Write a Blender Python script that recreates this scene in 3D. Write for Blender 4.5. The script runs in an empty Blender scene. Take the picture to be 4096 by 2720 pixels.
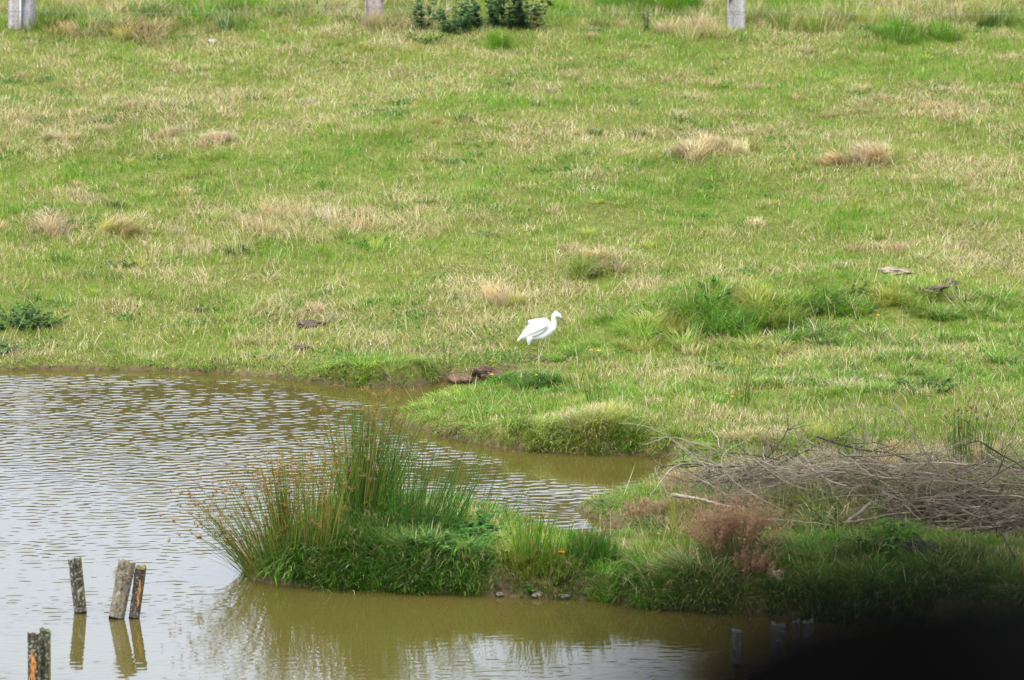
import bpy, math, random
import numpy as np
from math import radians as R
sc = bpy.context.scene
rng = np.random.default_rng(11)
random.seed(5)

# ------------------------------------------------------------------ camera
F = 24000.0                      # focal length in photo pixels (4096 wide)
CH = 9.0                         # camera height above the water
PITCH = math.atan((1360 + 2530) / F)
cam_d = bpy.data.cameras.new("camera")
cam = bpy.data.objects.new("camera", cam_d)
sc.collection.objects.link(cam)
cam.location = (0, 0, CH)
cam.rotation_euler = (math.pi / 2 - PITCH, 0, 0)
cam_d.sensor_width = 23.6
cam_d.lens = 23.6 * F / 4096
cam_d.clip_start = 0.1
cam_d.clip_end = 2000
cam_d.dof.use_dof = True
cam_d.dof.focus_distance = 51.0
cam_d.dof.aperture_fstop = 3.1
sc.camera = cam

# ------------------------------------------------------------------ world and sun (bright overcast)
SUN_EL, SUN_AZ = R(52), R(215)
w = bpy.data.worlds.new("World")
sc.world = w
w.use_nodes = True
nt = w.node_tree
nt.nodes.clear()
def N(t, nt_=None, **k):
    n = (nt_ or nt).nodes.new(t)
    for a, b in k.items():
        setattr(n, a, b)
    return n
out = N('ShaderNodeOutputWorld'); bg = N('ShaderNodeBackground')
sky = N('ShaderNodeTexSky', sky_type='NISHITA', sun_disc=False, sun_elevation=SUN_EL, sun_rotation=SUN_AZ)
tc = N('ShaderNodeTexCoord'); mp = N('ShaderNodeMapping')
mp.inputs['Scale'].default_value = (1, 1, 3.0)
ns = N('ShaderNodeTexNoise'); ns.inputs['Scale'].default_value = 2.6; ns.inputs['Detail'].default_value = 6
cr = N('ShaderNodeValToRGB')
cr.color_ramp.elements[0].position = .32; cr.color_ramp.elements[0].color = (9.6, 10.0, 10.7, 1)
cr.color_ramp.elements[1].position = .68; cr.color_ramp.elements[1].color = (14.2, 14.3, 14.5, 1)
mx = N('ShaderNodeMixRGB'); mx.inputs[0].default_value = .9
nt.links.new(tc.outputs['Generated'], mp.inputs[0]); nt.links.new(mp.outputs[0], ns.inputs['Vector'])
nt.links.new(ns.outputs[0], cr.inputs[0]); nt.links.new(sky.outputs[0], mx.inputs[1]); nt.links.new(cr.outputs[0], mx.inputs[2])
sep = N('ShaderNodeSeparateXYZ'); nt.links.new(tc.outputs['Generated'], sep.inputs[0])
gm = N('ShaderNodeMapRange'); gm.inputs[1].default_value = 0.0; gm.inputs[2].default_value = .85; gm.inputs[3].default_value = 0; gm.inputs[4].default_value = 1
nt.links.new(sep.outputs[2], gm.inputs[0])
tint = N('ShaderNodeMixRGB'); tint.inputs[1].default_value = (.86, 1.02, 1.36, 1); tint.inputs[2].default_value = (1.75, 1.72, 1.66, 1); nt.links.new(gm.outputs[0], tint.inputs[0])
vs = N('ShaderNodeVectorMath', operation='MULTIPLY'); nt.links.new(mx.outputs[0], vs.inputs[0]); nt.links.new(tint.outputs[0], vs.inputs[1])
nt.links.new(vs.outputs[0], bg.inputs[0]); nt.links.new(bg.outputs[0], out.inputs[0])
bg.inputs[1].default_value = 0.1
sd = bpy.data.lights.new("sun", 'SUN'); sd.energy = 2.0; sd.angle = R(12); sd.color = (1, .97, .92)
so = bpy.data.objects.new("sun", sd); sc.collection.objects.link(so)
so.rotation_euler = (math.pi / 2 - SUN_EL, 0, -SUN_AZ + math.pi)
sc.view_settings.view_transform = 'Standard'; sc.view_settings.look = 'None'
sc.view_settings.gamma = 1; sc.view_settings.exposure = 0.42
sc.view_settings.use_curve_mapping = False
sc.cycles.use_denoising = True
sc.cycles.max_bounces = 6
sc.cycles.diffuse_bounces = 3

# ------------------------------------------------------------------ helpers
def tag(o, label=None, cat=None, group=None, kind=None):
    if label: o['label'] = label
    if cat: o['category'] = cat
    if group: o['group'] = group
    if kind: o['kind'] = kind
    return o
def empty(name, loc, label, cat, group=None):
    o = bpy.data.objects.new(name, None); sc.collection.objects.link(o); o.location = loc
    o.empty_display_size = .1
    return tag(o, label, cat, group)
def mesh_obj(name, V, Q=None, T=None, col=None, mat=None, parent=None, smooth=False, origin=None):
    """V (n,3) world space, Q (m,4), T (k,3), col (n,3) per vertex"""
    V = np.asarray(V, float)
    if origin is None:
        origin = np.array(parent.location) if parent is not None else np.zeros(3)
    Vl = (V - np.asarray(origin)).astype(np.float32)
    me = bpy.data.meshes.new(name)
    Q = np.zeros((0, 4), int) if Q is None else np.asarray(Q, int).reshape(-1, 4)
    T = np.zeros((0, 3), int) if T is None else np.asarray(T, int).reshape(-1, 3)
    me.vertices.add(len(Vl)); me.vertices.foreach_set('co', Vl.ravel())
    nl = Q.size + T.size
    me.loops.add(nl)
    me.loops.foreach_set('vertex_index', np.concatenate([Q.ravel(), T.ravel()]).astype(np.int32))
    me.polygons.add(len(Q) + len(T))
    st = np.concatenate([np.arange(len(Q)) * 4, Q.size + np.arange(len(T)) * 3]).astype(np.int32)
    me.polygons.foreach_set('loop_start', st)
    if smooth:
        me.polygons.foreach_set('use_smooth', np.ones(len(Q) + len(T), bool))
    me.update(calc_edges=True)
    if col is not None:
        a = me.attributes.new('col', 'FLOAT_COLOR', 'POINT')
        c4 = np.ones((len(Vl), 4), np.float32); c4[:, :3] = col
        a.data.foreach_set('color', c4.ravel())
    if mat: me.materials.append(mat)
    o = bpy.data.objects.new(name, me); sc.collection.objects.link(o)
    if parent is not None: o.parent = parent
    else: o.location = origin
    return o

TAB = np.random.default_rng(3).random((256, 256))
def vnoise(x, y, seed=0):
    x = np.asarray(x, float) + seed * 17.13; y = np.asarray(y, float) + seed * 9.71
    xi = np.floor(x).astype(int); yi = np.floor(y).astype(int)
    fx = x - xi; fy = y - yi
    fx = fx * fx * (3 - 2 * fx); fy = fy * fy * (3 - 2 * fy)
    g = lambda a, b: TAB[a & 255, b & 255]
    return (g(xi, yi) * (1 - fx) + g(xi + 1, yi) * fx) * (1 - fy) + (g(xi, yi + 1) * (1 - fx) + g(xi + 1, yi + 1) * fx) * fy
def fbm(x, y, sc_, seed=0, o=4):
    s = 0; a = 1; t = 0
    for i in range(o):
        s = s + a * (vnoise(x / sc_ * 2**i, y / sc_ * 2**i, seed + i * 3) - .5); t += a; a *= .55
    return s / t * 2           # about -1..1
def sstep(x, a, b):
    t = np.clip((x - a) / (b - a), 0, 1); return t * t * (3 - 2 * t)

# photo pixel -> ray -> world
def ray(u, v):
    u = np.asarray(u, float); v = np.asarray(v, float)
    cx = (u - 2048) / F; cy = (1360 - v) / F
    dy = math.cos(PITCH) + cy * math.sin(PITCH)
    dz = -math.sin(PITCH) + cy * math.cos(PITCH)
    return cx / dy, dz / dy          # x and z per unit y
def at_z(u, v, z=0.0):
    rx, rz = ray(u, v); y = (z - CH) / rz
    return rx * y, y
def at_y(u, v, y):
    rx, rz = ray(u, v); return np.array([rx * y, y, CH + rz * y])

# ------------------------------------------------------------------ shoreline (photo pixels at water level)
shore_px = [(-2600,1478),(-900,1480),(0,1481),(300,1482),(600,1485),(900,1496),(1100,1512),(1250,1530),(1380,1544),(1500,1550),(1620,1548),(1710,1540),
 (1740,1524),(1800,1518),(1900,1530),(1980,1524),(2040,1512),(2060,1524),(2030,1540),(1973,1558),(1880,1564),(1824,1571),(1706,1618),(1587,1662),(1572,1676),(1590,1692),
 (1635,1712),(1706,1731),(1800,1748),(1884,1762),(1996,1786),(2121,1802),(2240,1811),(2418,1820),(2536,1820),(2660,1828),(2730,1845),(2740,1875),(2713,1903),
 (2571,1950),(2470,1980),(2393,1996),(2335,2018),(2308,2030),(2322,2052),(2369,2070),(2429,2094),(2470,2118),(2541,2143),(2500,2160),(2423,2172),
 (2262,2160),(2088,2098),(1980,2066),(1870,2045),(1700,2030),(1500,2020),(1330,2050),(1180,2130),(1080,2200),(1000,2270),(983,2312),
 (1100,2332),(1300,2353),(1500,2362),(1700,2369),(1950,2386),(2200,2396),(2400,2402),(2570,2428),(2800,2440),(2900,2446),(3100,2464),(3400,2488),(3700,2508),(4096,2530),
 (4700,2560),(6500,2640),(6500,3600),(4096,3620),(0,3600),(-2600,3560)]
PX = np.array(shore_px, float)
_x, _y = at_z(PX[:, 0], PX[:, 1], 0.0)
POLY = np.stack([_x, _y], 1)
def sdf(x, y):
    """signed distance to the pond outline, positive on land"""
    sh = x.shape; x = x.ravel(); y = y.ravel()
    d2 = np.full(x.shape, 1e9); ins = np.zeros(x.shape, bool)
    for i in range(len(POLY)):
        ax, ay = POLY[i]; bx, by = POLY[(i + 1) % len(POLY)]
        ex, ey = bx - ax, by - ay
        t = np.clip(((x - ax) * ex + (y - ay) * ey) / (ex * ex + ey * ey), 0, 1)
        d2 = np.minimum(d2, (x - ax - t * ex)**2 + (y - ay - t * ey)**2)
        c = (ay > y) != (by > y)
        if c.any():
            xi = ax + (y - ay) * ex / (ey if ey else 1e-9)
            ins ^= c & (x < xi)
    return (np.sqrt(d2) * np.where(ins, -1, 1)).reshape(sh)
# bank anchors: u, v, bank height, drape amount, blade length, soil amount
ANC = np.array([(-500,1480,.02,.3,.06,.3),(0,1480,.012,.4,.06,.2),(600,1484,.012,.4,.06,.3),(1100,1510,.02,.4,.07,.3),(1450,1548,.15,.9,.12,.1),(1650,1548,.17,1,.13,.1),
 (1800,1520,.08,.5,.09,.6),(2030,1515,.09,.5,.09,.6),(1800,1573,.05,.4,.08,.1),(1580,1670,.04,.5,.08,.4),(1800,1745,.08,.7,.10,.5),(2050,1790,.15,1,.15,.1),
 (2300,1812,.17,1,.17,.1),(2500,1819,.15,.9,.16,.2),(2720,1860,.12,.7,.15,.6),(2500,1980,.04,.4,.08,.2),(2310,2040,.05,.4,.06,.7),(2430,2100,.08,.3,.08,1.),
 (2450,2165,.08,.5,.12,.3),(2100,2100,.08,.6,.12,.1),(1850,2045,.10,.8,.15,.1),(1500,2030,.10,.8,.18,.1),(1150,2150,.10,.8,.18,.2),(990,2312,.06,.6,.14,.6),
 (1250,2350,.18,.95,.24,.6),(1500,2362,.22,1,.26,.2),(1750,2370,.22,1,.26,.1),(1930,2385,.22,.35,.14,1),(2150,2395,.20,.15,.10,1.3),(2350,2402,.19,.15,.11,1.3),
 (2520,2420,.15,.9,.22,.3),(2800,2442,.15,1,.24,.3),(2950,2450,.14,.4,.14,1),(3200,2470,.18,.8,.18,.5),(3600,2505,.2,.9,.2,.5),(4096,2530,.2,.9,.2,.5),(5200,2570,.2,.9,.2,.5)], float)
_ax, _ay = at_z(ANC[:, 0], ANC[:, 1], 0.0)
def anc(x, y, k):
    sh = np.shape(x); x = np.ravel(x); y = np.ravel(y)
    n = np.zeros(x.shape); dsum = np.zeros(x.shape)
    for i in range(len(ANC)):
        wgt = 1 / (((x - _ax[i])**2 + ((y - _ay[i]) * .8)**2) + .02)**1.5
        n += wgt * ANC[i, k]; dsum += wgt
    return (n / dsum).reshape(sh)
def zmeadow(y):
    t = y - 54.4
    s = np.where(t > 6, t, np.log1p(np.exp(np.clip(t * 1.6, -30, 30))) / 1.6)
    s = np.minimum(s, 20 + (s - 20) * .12 * (s > 20))
    s = np.where(t > 20, 20 + 0.10 * (np.minimum(t, 120) - 20), s)
    return .105 * s
def ground_px(u, v, z0=.12):
    z = z0
    for _ in range(12):
        x, y = at_z(u, v, z); z = z0 + float(zmeadow(np.array(y)))
    return x, y
MOUNDS = []
for (u, v, r, h) in [(1450,2200,.8,.14),(1750,2190,.6,.12),(2150,2300,.5,.06),(2700,2290,.6,.10),(3050,2300,.7,.10),(3500,2330,.9,.12),(3900,2330,.9,.12),
    (1600,1500,.35,.08),(1450,1515,.3,.05),(2100,1530,.30,.07),(2420,1720,.45,.09),(2150,1750,.35,.06),(2660,1290,.45,.14),(2860,1290,.55,.24),(3080,1290,.45,.13),(3180,1230,.55,.16),(3450,1240,.65,.15),
    (3700,1240,.6,.08),(3350,1600,.8,.06),(3650,1500,.9,.07),(3300,1790,.5,.10),(2350,1090,.4,.10),(2800,590,.5,.10),(3480,620,.45,.12),(480,920,.4,.09),(200,900,.45,.06),
    (820,550,.4,.06),(240,545,.35,.06),(3000,2000,.8,.08),(3500,2100,.9,.08),(560,130,.7,.10),(1850,130,.6,.05),(2080,130,.6,.06),(2450,850,.5,.06)]:
    x, y = ground_px(u, v); MOUNDS.append((x, y, r, h))
def terrain(x, y):
    d = sdf(x, y)
    d = d + (.05 * fbm(x, y, .35, 1, 3) + .05 * fbm(x, y, 1.1, 2, 2)) * np.exp(-np.abs(d) * 1.2)
    H = anc(x, y, 2)
    ws = .05 + .45 * H
    land = H * sstep(d, -.02, 1) * 0
    prof = H * sstep(d / ws, -.15, 1.0) + .10 * (1 - np.exp(-np.maximum(d, 0) / 1.6))
    z = prof + zmeadow(y)
    z = z + (.030 * fbm(x, y, .5, 5, 3) + .05 * fbm(x, y, 2.2, 6, 2)) * sstep(d, .05, .9)
    for (mx_, my_, r, h) in MOUNDS:
        q = ((x - mx_)**2 + (y - my_)**2) / (r * r)
        z = z + h * np.exp(-q * 1.6) * sstep(d, 0, .35)
    zu = -.05 - .9 * (1 - np.exp(-np.maximum(-d, 0) / 1.2)) + .02 * fbm(x, y, .3, 9, 2)
    z = np.where(d > 0, z, np.minimum(prof + zu * sstep(-d, 0, .08), .02))
    # the rise the photographer stands on, on the near side of the pond
    z = np.where(y < 33, np.maximum(z, 7.4 * (1 - sstep(y, 2.2, 24.0)) - .6 * sstep(y, 22, 26)), z)
    return z, d
def stretch(a, b, step, far, n):
    mid = np.arange(a, b + step / 2, step)
    g = np.geomspace(step * 2, far, n)
    return np.concatenate([(a - g)[::-1], mid, b + g])
GXs = stretch(-9, 9, .05, 400, 26)
GYs = np.concatenate([-np.geomspace(.5, 120, 8)[::-1], np.arange(0, 34, .6), np.arange(34, 80, .05), 80 + np.geomspace(.1, 500, 26)])
GX, GY = np.meshgrid(GXs, GYs)
GZ, GD = terrain(GX, GY)
def interp(A, x, y):
    x = np.asarray(x, float); y = np.asarray(y, float)
    i = np.clip(np.searchsorted(GXs, x) - 1, 0, len(GXs) - 2); j = np.clip(np.searchsorted(GYs, y) - 1, 0, len(GYs) - 2)
    fx = (x - GXs[i]) / (GXs[i + 1] - GXs[i]); fy = (y - GYs[j]) / (GYs[j + 1] - GYs[j])
    return (A[j, i] * (1 - fx) + A[j, i + 1] * fx) * (1 - fy) + (A[j + 1, i] * (1 - fx) + A[j + 1, i + 1] * fx) * fy
def zt(x, y): return interp(GZ, x, y)
def dt(x, y): return interp(GD, x, y)
def at(u, v):
    """photo pixel -> point on the ground (or the water)"""
    rx, rz = ray(u, v)
    ys = np.arange(38, 79, .01)
    zz = np.maximum(zt(rx * ys, ys), 0.0)
    k = np.argmax(zz >= CH + rz * ys)
    return np.array([rx * ys[k], ys[k], zz[k]])

# ------------------------------------------------------------------ materials
def mat_col(name, rough=.7, transl=0.0, spec=.3, noise=0.0, nscale=30, bump=0.0):
    m = bpy.data.materials.new(name); m.use_nodes = True
    t = m.node_tree; b = t.nodes['Principled BSDF']
    a = N('ShaderNodeAttribute', t, attribute_name='col')
    src = a.outputs['Color']
    if noise or bump:
        co = N('ShaderNodeTexCoord', t); nz = N('ShaderNodeTexNoise', t)
        nz.inputs['Scale'].default_value = nscale; nz.inputs['Detail'].default_value = 6; nz.inputs['Roughness'].default_value = .65
        t.links.new(co.outputs['Object'], nz.inputs['Vector'])
        if noise:
            mr = N('ShaderNodeMapRange', t)
            mr.inputs[1].default_value = .3; mr.inputs[2].default_value = .7
            mr.inputs[3].default_value = 1 - noise; mr.inputs[4].default_value = 1 + noise
            t.links.new(nz.outputs[0], mr.inputs[0])
            mm = N('ShaderNodeVectorMath', t, operation='SCALE')
            t.links.new(src, mm.inputs[0]); t.links.new(mr.outputs[0], mm.inputs['Scale']); src = mm.outputs[0]
        if bump:
            bp = N('ShaderNodeBump', t); bp.inputs['Strength'].default_value = bump; bp.inputs['Distance'].default_value = .01
            t.links.new(nz.outputs[0], bp.inputs['Height']); t.links.new(bp.outputs[0], b.inputs['Normal'])
    t.links.new(src, b.inputs['Base Color'])
    b.inputs['Roughness'].default_value = rough
    b.inputs['Specular IOR Level'].default_value = spec
    if transl:
        tr = N('ShaderNodeBsdfTranslucent', t); ms = N('ShaderNodeMixShader', t); ms.inputs[0].default_value = transl
        t.links.new(src, tr.inputs[0]); t.links.new(b.outputs[0], ms.inputs[1]); t.links.new(tr.outputs[0], ms.inputs[2])
        t.links.new(ms.outputs[0], t.nodes['Material Output'].inputs[0])
    return m
M_ground = mat_col('soil_and_thatch', .95, 0, .1, .45, 22, .6)
M_grass = mat_col('grass_blades', .6, .35, .25)
M_leaf = mat_col('leaves', .65, .25, .12)
M_wood = mat_col('weathered_wood', .9, 0, .15, .4, 45, .8)
M_twig = mat_col('dead_twigs', .85, 0, .15, .25, 60, .3)
M_feather = mat_col('white_feathers', .75, .0, .2)
M_tar = mat_col('tarred_wood', 1, 0, .0, .3, 45)
M_rock = mat_col('clods_and_stone', .95, 0, .15, .4, 50, .8)

# ------------------------------------------------------------------ ground
nx, ny = len(GXs), len(GYs)
idx = np.arange(nx * ny).reshape(ny, nx)
quads = np.stack([idx[:-1, :-1], idx[:-1, 1:], idx[1:, 1:], idx[1:, :-1]], -1).reshape(-1, 4)
x, y, d = GX.ravel(), GY.ravel(), GD.ravel()
soilamt = np.clip(anc(x, y, 5) * np.exp(-np.maximum(d, 0) / .16) * 1.4, 0, 1)
thatch = np.array([.12, .135, .03]); soil = np.array([.13, .09, .055])
n1 = fbm(x, y, .8, 21, 3)[:, None]
gc = thatch * (1 + .3 * n1) * (1 - soilamt[:, None]) + soil * (1 + .3 * n1) * soilamt[:, None]
for (u_, v_, ru_, rv_) in [(400,1452,150,14),(660,1468,90,8),(1010,1500,120,8),(130,1445,60,10),(1650,1410,120,8),(3500,1720,120,14),(2600,2260,120,20),(1480,1395,90,6)]:
    px2, py2 = ground_px(u_, v_); px3, py3 = ground_px(u_ + ru_, v_ - rv_)
    mq = np.exp(-1.5 * (((x - px2) / (px3 - px2))**2 + ((y - py2) / max(.2, abs(py3 - py2)))**2)) * sstep(fbm(x, y, .25, 91, 3), -.35, .25)
    MUD = mq if 'MUD' not in globals() else np.maximum(MUD, mq)
gc = gc * (1 - MUD[:, None]) + np.array([.10, .07, .045]) * MUD[:, None]
GM = MUD.reshape(GX.shape)
gc = np.where((d < .03)[:, None], np.array([.10, .075, .04]), gc)
gc = np.clip(gc, 0.01, 1)
tag(mesh_obj('ground', np.stack([x, y, GZ.ravel()], 1), Q=quads, col=gc, mat=M_ground, smooth=True), 'grassy ground', None, None, 'structure')

# ------------------------------------------------------------------ water: real ripples
wx = stretch(-7.0, 7.0, .028, 380, 22); wy = np.concatenate([[27, 30, 33, 35, 37, 38.5], np.arange(39.5, 56, .018), [56.2, 56.6, 57]])
wx = wx[(wx > -60) & (wx < 60)]
WX, WY = np.meshgrid(wx, wy)
WZ = np.zeros_like(WX)
ampm = (.55 + .6 * sstep(fbm(WX, WY, 1.6, 41, 3) + fbm(WX * .35, WY, 1.1, 42, 2) * .6, -.5, .6))
dS = interp(GD, np.clip(WX, -30, 30), WY)
ampm *= .45 + .55 * sstep(-dS, .03, .6)                  # ripples die down against the banks
cx_, cy_ = at_z(1900, 2480)
ampm *= 1 - .7 * np.exp(-(((WX - cx_) / 2.6)**2 + ((WY - cy_) / .9)**2))   # lee of the rush island
ampm *= sstep(WX, -9, -7.2) * (1 - sstep(WX, 7.2, 9)) * sstep(WY, 38.5, 40)
wr = np.random.default_rng(8)
for i in range(70):
    lam = .056 * (2.6 ** wr.random())
    th = math.pi / 2 + wr.normal(0, .62) + .12
    k = 2 * math.pi / lam
    slope = .0041
    px_, py_ = wr.random(2) * 6.28
    warp = .9 * fbm(WX, WY, 1.7, 60 + i % 6, 2)
    WZ += slope / k * np.sin(k * (WX * math.cos(th) + WY * math.sin(th)) + px_ + warp * (1 + .0 * py_) * 2.2)
for i in range(10):
    lam = .22 * (2.5 ** wr.random()); th = math.pi / 2 + wr.normal(0, .7); k = 2 * math.pi / lam
    WZ += .0013 / k * np.sin(k * (WX * math.cos(th) + WY * math.sin(th)) + 6.28 * wr.random() + 2 * fbm(WX, WY, 1.4, 90 + i % 4, 2))
ampm *= .72 + .55 * sstep(fbm(WX * .4, WY, .8, 44, 3), -.45, .45)
WZ *= ampm
iw = np.arange(WX.size).reshape(WX.shape)
wq = np.stack([iw[:-1, :-1], iw[:-1, 1:], iw[1:, 1:], iw[1:, :-1]], -1).reshape(-1, 4)
M_water = bpy.data.materials.new('muddy_water'); M_water.use_nodes = True
t = M_water.node_tree; b = t.nodes['Principled BSDF']
b.inputs['Base Color'].default_value = (.084, .070, .017, 1)
b.inputs['Roughness'].default_value = .04; b.inputs['IOR'].default_value = 1.333
tag(mesh_obj('pond_water', np.stack([WX.ravel(), WY.ravel(), WZ.ravel()], 1), Q=wq, mat=M_water, smooth=True), 'rippled muddy pond', None, None, 'structure')

# ------------------------------------------------------------------ blades
def blades(P, L, az, th0, th1, wid, col, nseg=2, tipcol=None, faceaz=None):
    n = len(P)
    P = np.asarray(P, float); L = np.broadcast_to(L, n); az = np.broadcast_to(az, n)
    th0 = np.broadcast_to(th0, n); th1 = np.broadcast_to(th1, n); wid = np.broadcast_to(wid, n)
    fa = az + math.pi / 2 + rng.normal(0, .5, n) if faceaz is None else faceaz
    wdir = np.stack([np.cos(fa), np.sin(fa), np.zeros(n)], 1)
    pts = [P]; cur = P.copy()
    for s in range(nseg):
        th = th0 + (th1 - th0) * ((s + .5) / nseg)
        step = np.stack([np.sin(th) * np.cos(az), np.sin(th) * np.sin(az), np.cos(th)], 1) * (L / nseg)[:, None]
        cur = cur + step; pts.append(cur.copy())
    per = 2 * nseg + 1
    V = np.zeros((n, per, 3)); C = np.zeros((n, per, 3))
    for s in range(nseg):
        hw = (wid * .5 * (1 - (s / nseg) ** 1.6 * .55))[:, None] * wdir
        V[:, 2 * s] = pts[s] - hw; V[:, 2 * s + 1] = pts[s] + hw
    V[:, -1] = pts[-1]
    for j in range(per):
        tt = min(1, (j // 2) / nseg)
        C[:, j] = col if tipcol is None else col * (1 - tt) + tipcol * tt
    base = (np.arange(n) * per)[:, None]
    Qs = [base + np.array([2 * s, 2 * s + 1, 2 * s + 3, 2 * s + 2]) for s in range(nseg - 1)]
    Q = np.stack(Qs, 1).reshape(-1, 4) if Qs else np.zeros((0, 4), int)
    T = base + np.array([2 * nseg - 2, 2 * nseg - 1, 2 * nseg])
    return V.reshape(-1, 3), Q, T.reshape(-1, 3), C.reshape(-1, 3)
class Acc:
    def __init__(s): s.V = []; s.Q = []; s.T = []; s.C = []; s.n = 0
    def add(s, V, Q, T, C):
        C = np.broadcast_to(C, (len(V), 3))
        s.V.append(V); s.C.append(C)
        if Q is not None and len(Q): s.Q.append(np.asarray(Q) + s.n)
        if T is not None and len(T): s.T.append(np.asarray(T) + s.n)
        s.n += len(V)
    def build(s, name, mat, parent=None, smooth=False, origin=None):
        return mesh_obj(name, np.concatenate(s.V), np.concatenate(s.Q) if s.Q else None, np.concatenate(s.T) if s.T else None,
                        np.concatenate(s.C), mat, parent, smooth, origin)
def tube(pts, rad, k=6, cap=True):
    pts = np.asarray(pts, float); n = len(pts); rad = np.broadcast_to(rad, n)
    tan = np.gradient(pts, axis=0); tan /= np.linalg.norm(tan, axis=1)[:, None] + 1e-9
    ref = np.array([0, 0, 1.]) if abs(tan[0][2]) < .9 else np.array([1., 0, 0])
    V = []
    for i in range(n):
        a = np.cross(tan[i], ref); a /= np.linalg.norm(a) + 1e-9; b_ = np.cross(tan[i], a)
        an = np.arange(k) * 2 * math.pi / k
        V.append(pts[i] + rad[i] * (np.cos(an)[:, None] * a + np.sin(an)[:, None] * b_))
    V = np.concatenate(V); Q = []; T = []
    for i in range(n - 1):
        for j in range(k):
            j2 = (j + 1) % k
            Q.append((i * k + j, i * k + j2, (i + 1) * k + j2, (i + 1) * k + j))
    if cap:
        V = np.concatenate([V, pts[:1], pts[-1:]])
        for j in range(k):
            j2 = (j + 1) % k
            T.append((n * k, j2, j)); T.append((n * k + 1, (n - 1) * k + j, (n - 1) * k + j2))
    return V, np.array(Q), (np.array(T) if T else None)

GREENS = np.array([(.115, .27, .014), (.17, .33, .018), (.085, .21, .014), (.21, .35, .03), (.13, .27, .035)])
YELLOW = np.array([(.28, .345, .05), (.34, .38, .075), (.22, .31, .04), (.35, .345, .09)])
STRAW = np.array([(.56, .46, .27), (.66, .57, .37), (.45, .36, .19), (.50, .41, .20), (.33, .23, .12)])
DARK = np.array([(.055, .17, .018), (.075, .20, .022), (.045, .13, .02), (.08, .19, .045), (.12, .25, .03)])
ISLE = np.array([(.06, .18, .018), (.08, .22, .02), (.045, .13, .018), (.12, .27, .03), (.16, .28, .035), (.07, .17, .05), (.22, .28, .05)])
def pick(pal, n): return pal[rng.integers(0, len(pal), n)] * rng.uniform(.8, 1.25, (n, 1))
def mixpal(dry, n):
    """dry in 0..1: lush green -> yellow green -> straw"""
    c = pick(GREENS, n)
    r = rng.random(n)
    yl = r < .08 + .72 * np.clip(dry * 1.6, 0, 1) * (1 - .3 * dry)
    c = np.where(yl[:, None], pick(YELLOW, n), c)
    r2 = rng.random(n)
    c = np.where((r2 < .04 + .80 * np.clip(dry, 0, 1) ** 1.5)[:, None], pick(STRAW, n), c)
    return c
# dry / lush areas seen in the meadow, as places on the ground
DRY = [(1150,320,330,60,.5),(560,290,220,35,.5),(200,350,250,50,.35),(1900,330,380,45,.4),(1250,440,420,60,.45),(850,545,160,50,.5),(640,520,70,40,.5),(200,890,170,50,.7),
 (1050,880,330,70,.8),(480,905,110,30,.5),(1600,920,150,40,.5),(280,790,130,40,.5),(2850,590,150,45,.7),(3490,620,110,45,.6),(3700,240,230,30,.5),(3100,350,280,50,.3),
 (2400,1040,180,35,.7),(2050,1190,230,40,.7),(2600,1160,120,40,.7),(3600,1010,280,40,.6),(3950,1080,180,90,.5),(3500,1450,350,60,.35),(2450,880,160,30,.3),(240,560,100,40,.4),
 (550,160,230,25,.8),(2350,180,200,40,.5),(3350,130,300,40,.5),(3850,130,120,40,.5),(2780,140,160,40,.6),(1600,120,250,50,.35),(3700,480,350,60,.3),(3000,460,400,60,.25),(2500,460,350,60,.25),
 (300,1060,300,40,.15),(3100,1000,300,50,.3),(2300,1240,200,30,.2),(2420,1740,250,50,.35),(3250,1700,600,60,.15),(3600,1850,500,60,.4),(2650,2050,160,60,.4),(2500,2240,120,50,.4),(2100,2140,90,30,.3),
 (100,250,150,40,.3),(1500,230,200,30,.25),(2300,690,200,25,.3),(650,690,250,20,.2),(2000,480,200,30,.3),(1700,600,200,30,.3)]
LUSH = [(500,640,600,40,-.35),(2000,690,300,40,-.45),(700,1050,400,45,-.3),(1000,1170,700,60,-.15),(3200,1200,480,70,-.6),(2750,1320,380,80,-.5),(2000,1560,350,70,-.4),(1250,150,200,30,-.4),
 (3700,190,220,25,-.7),(3700,560,300,40,-.2),(2200,190,180,40,-.4),(3900,500,200,50,-.2),(1250,1430,500,60,-.2),(1550,1500,200,40,-.6),(2000,130,200,30,-.6),(1700,1620,150,50,-.5),(2300,1380,200,50,-.3),
 (3400,1230,300,60,-.5),(3700,1300,350,60,-.3),(3300,2300,700,120,-.5),(1800,2200,400,130,-.5),(2300,2280,300,70,-.4),(950,230,200,25,-.3),(400,420,300,30,-.3),(2200,560,300,30,-.15),(3500,1650,400,50,-.25)]
DL = []
for (u, v, ru, rv, a) in DRY + LUSH:
    x, y = ground_px(u, v); x2, y2 = ground_px(u + ru, v); x3, y3 = ground_px(u, v - rv)
    DL.append((x, y, abs(x2 - x), abs(y3 - y), a))
def dryness(x, y):
    s = .33 + .75 * fbm(x, y, 1.6, 31, 4) + .55 * fbm(x, y, .35, 35, 3)
    for (cx, cy, rx, ry, a) in DL:
        s = s + a * np.exp(-1.2 * (((x - cx) / rx)**2 + ((y - cy) / ry)**2))
    s = s + .12 * sstep(y, 55, 57)
    return np.clip(s, 0, 1)
def in_frame(n, y0=40.5, y1=73.5, marg=2.0):
    k = int(n * 1.0)
    y = rng.uniform(y0, y1, k); half = y * 2048 / F + marg
    x = rng.uniform(-1, 1, k) * (73.5 * 2048 / F + marg)
    m = np.abs(x) < half
    return x[m], y[m]
grass = Acc()
A = (73.5 - 40.5) * 2 * (73.5 * 2048 / F + 2.0)
x, y = in_frame(int(A * 2700))
d = dt(x, y); dr = dryness(x, y)
clump = fbm(x, y, .22, 51, 3)
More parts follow.
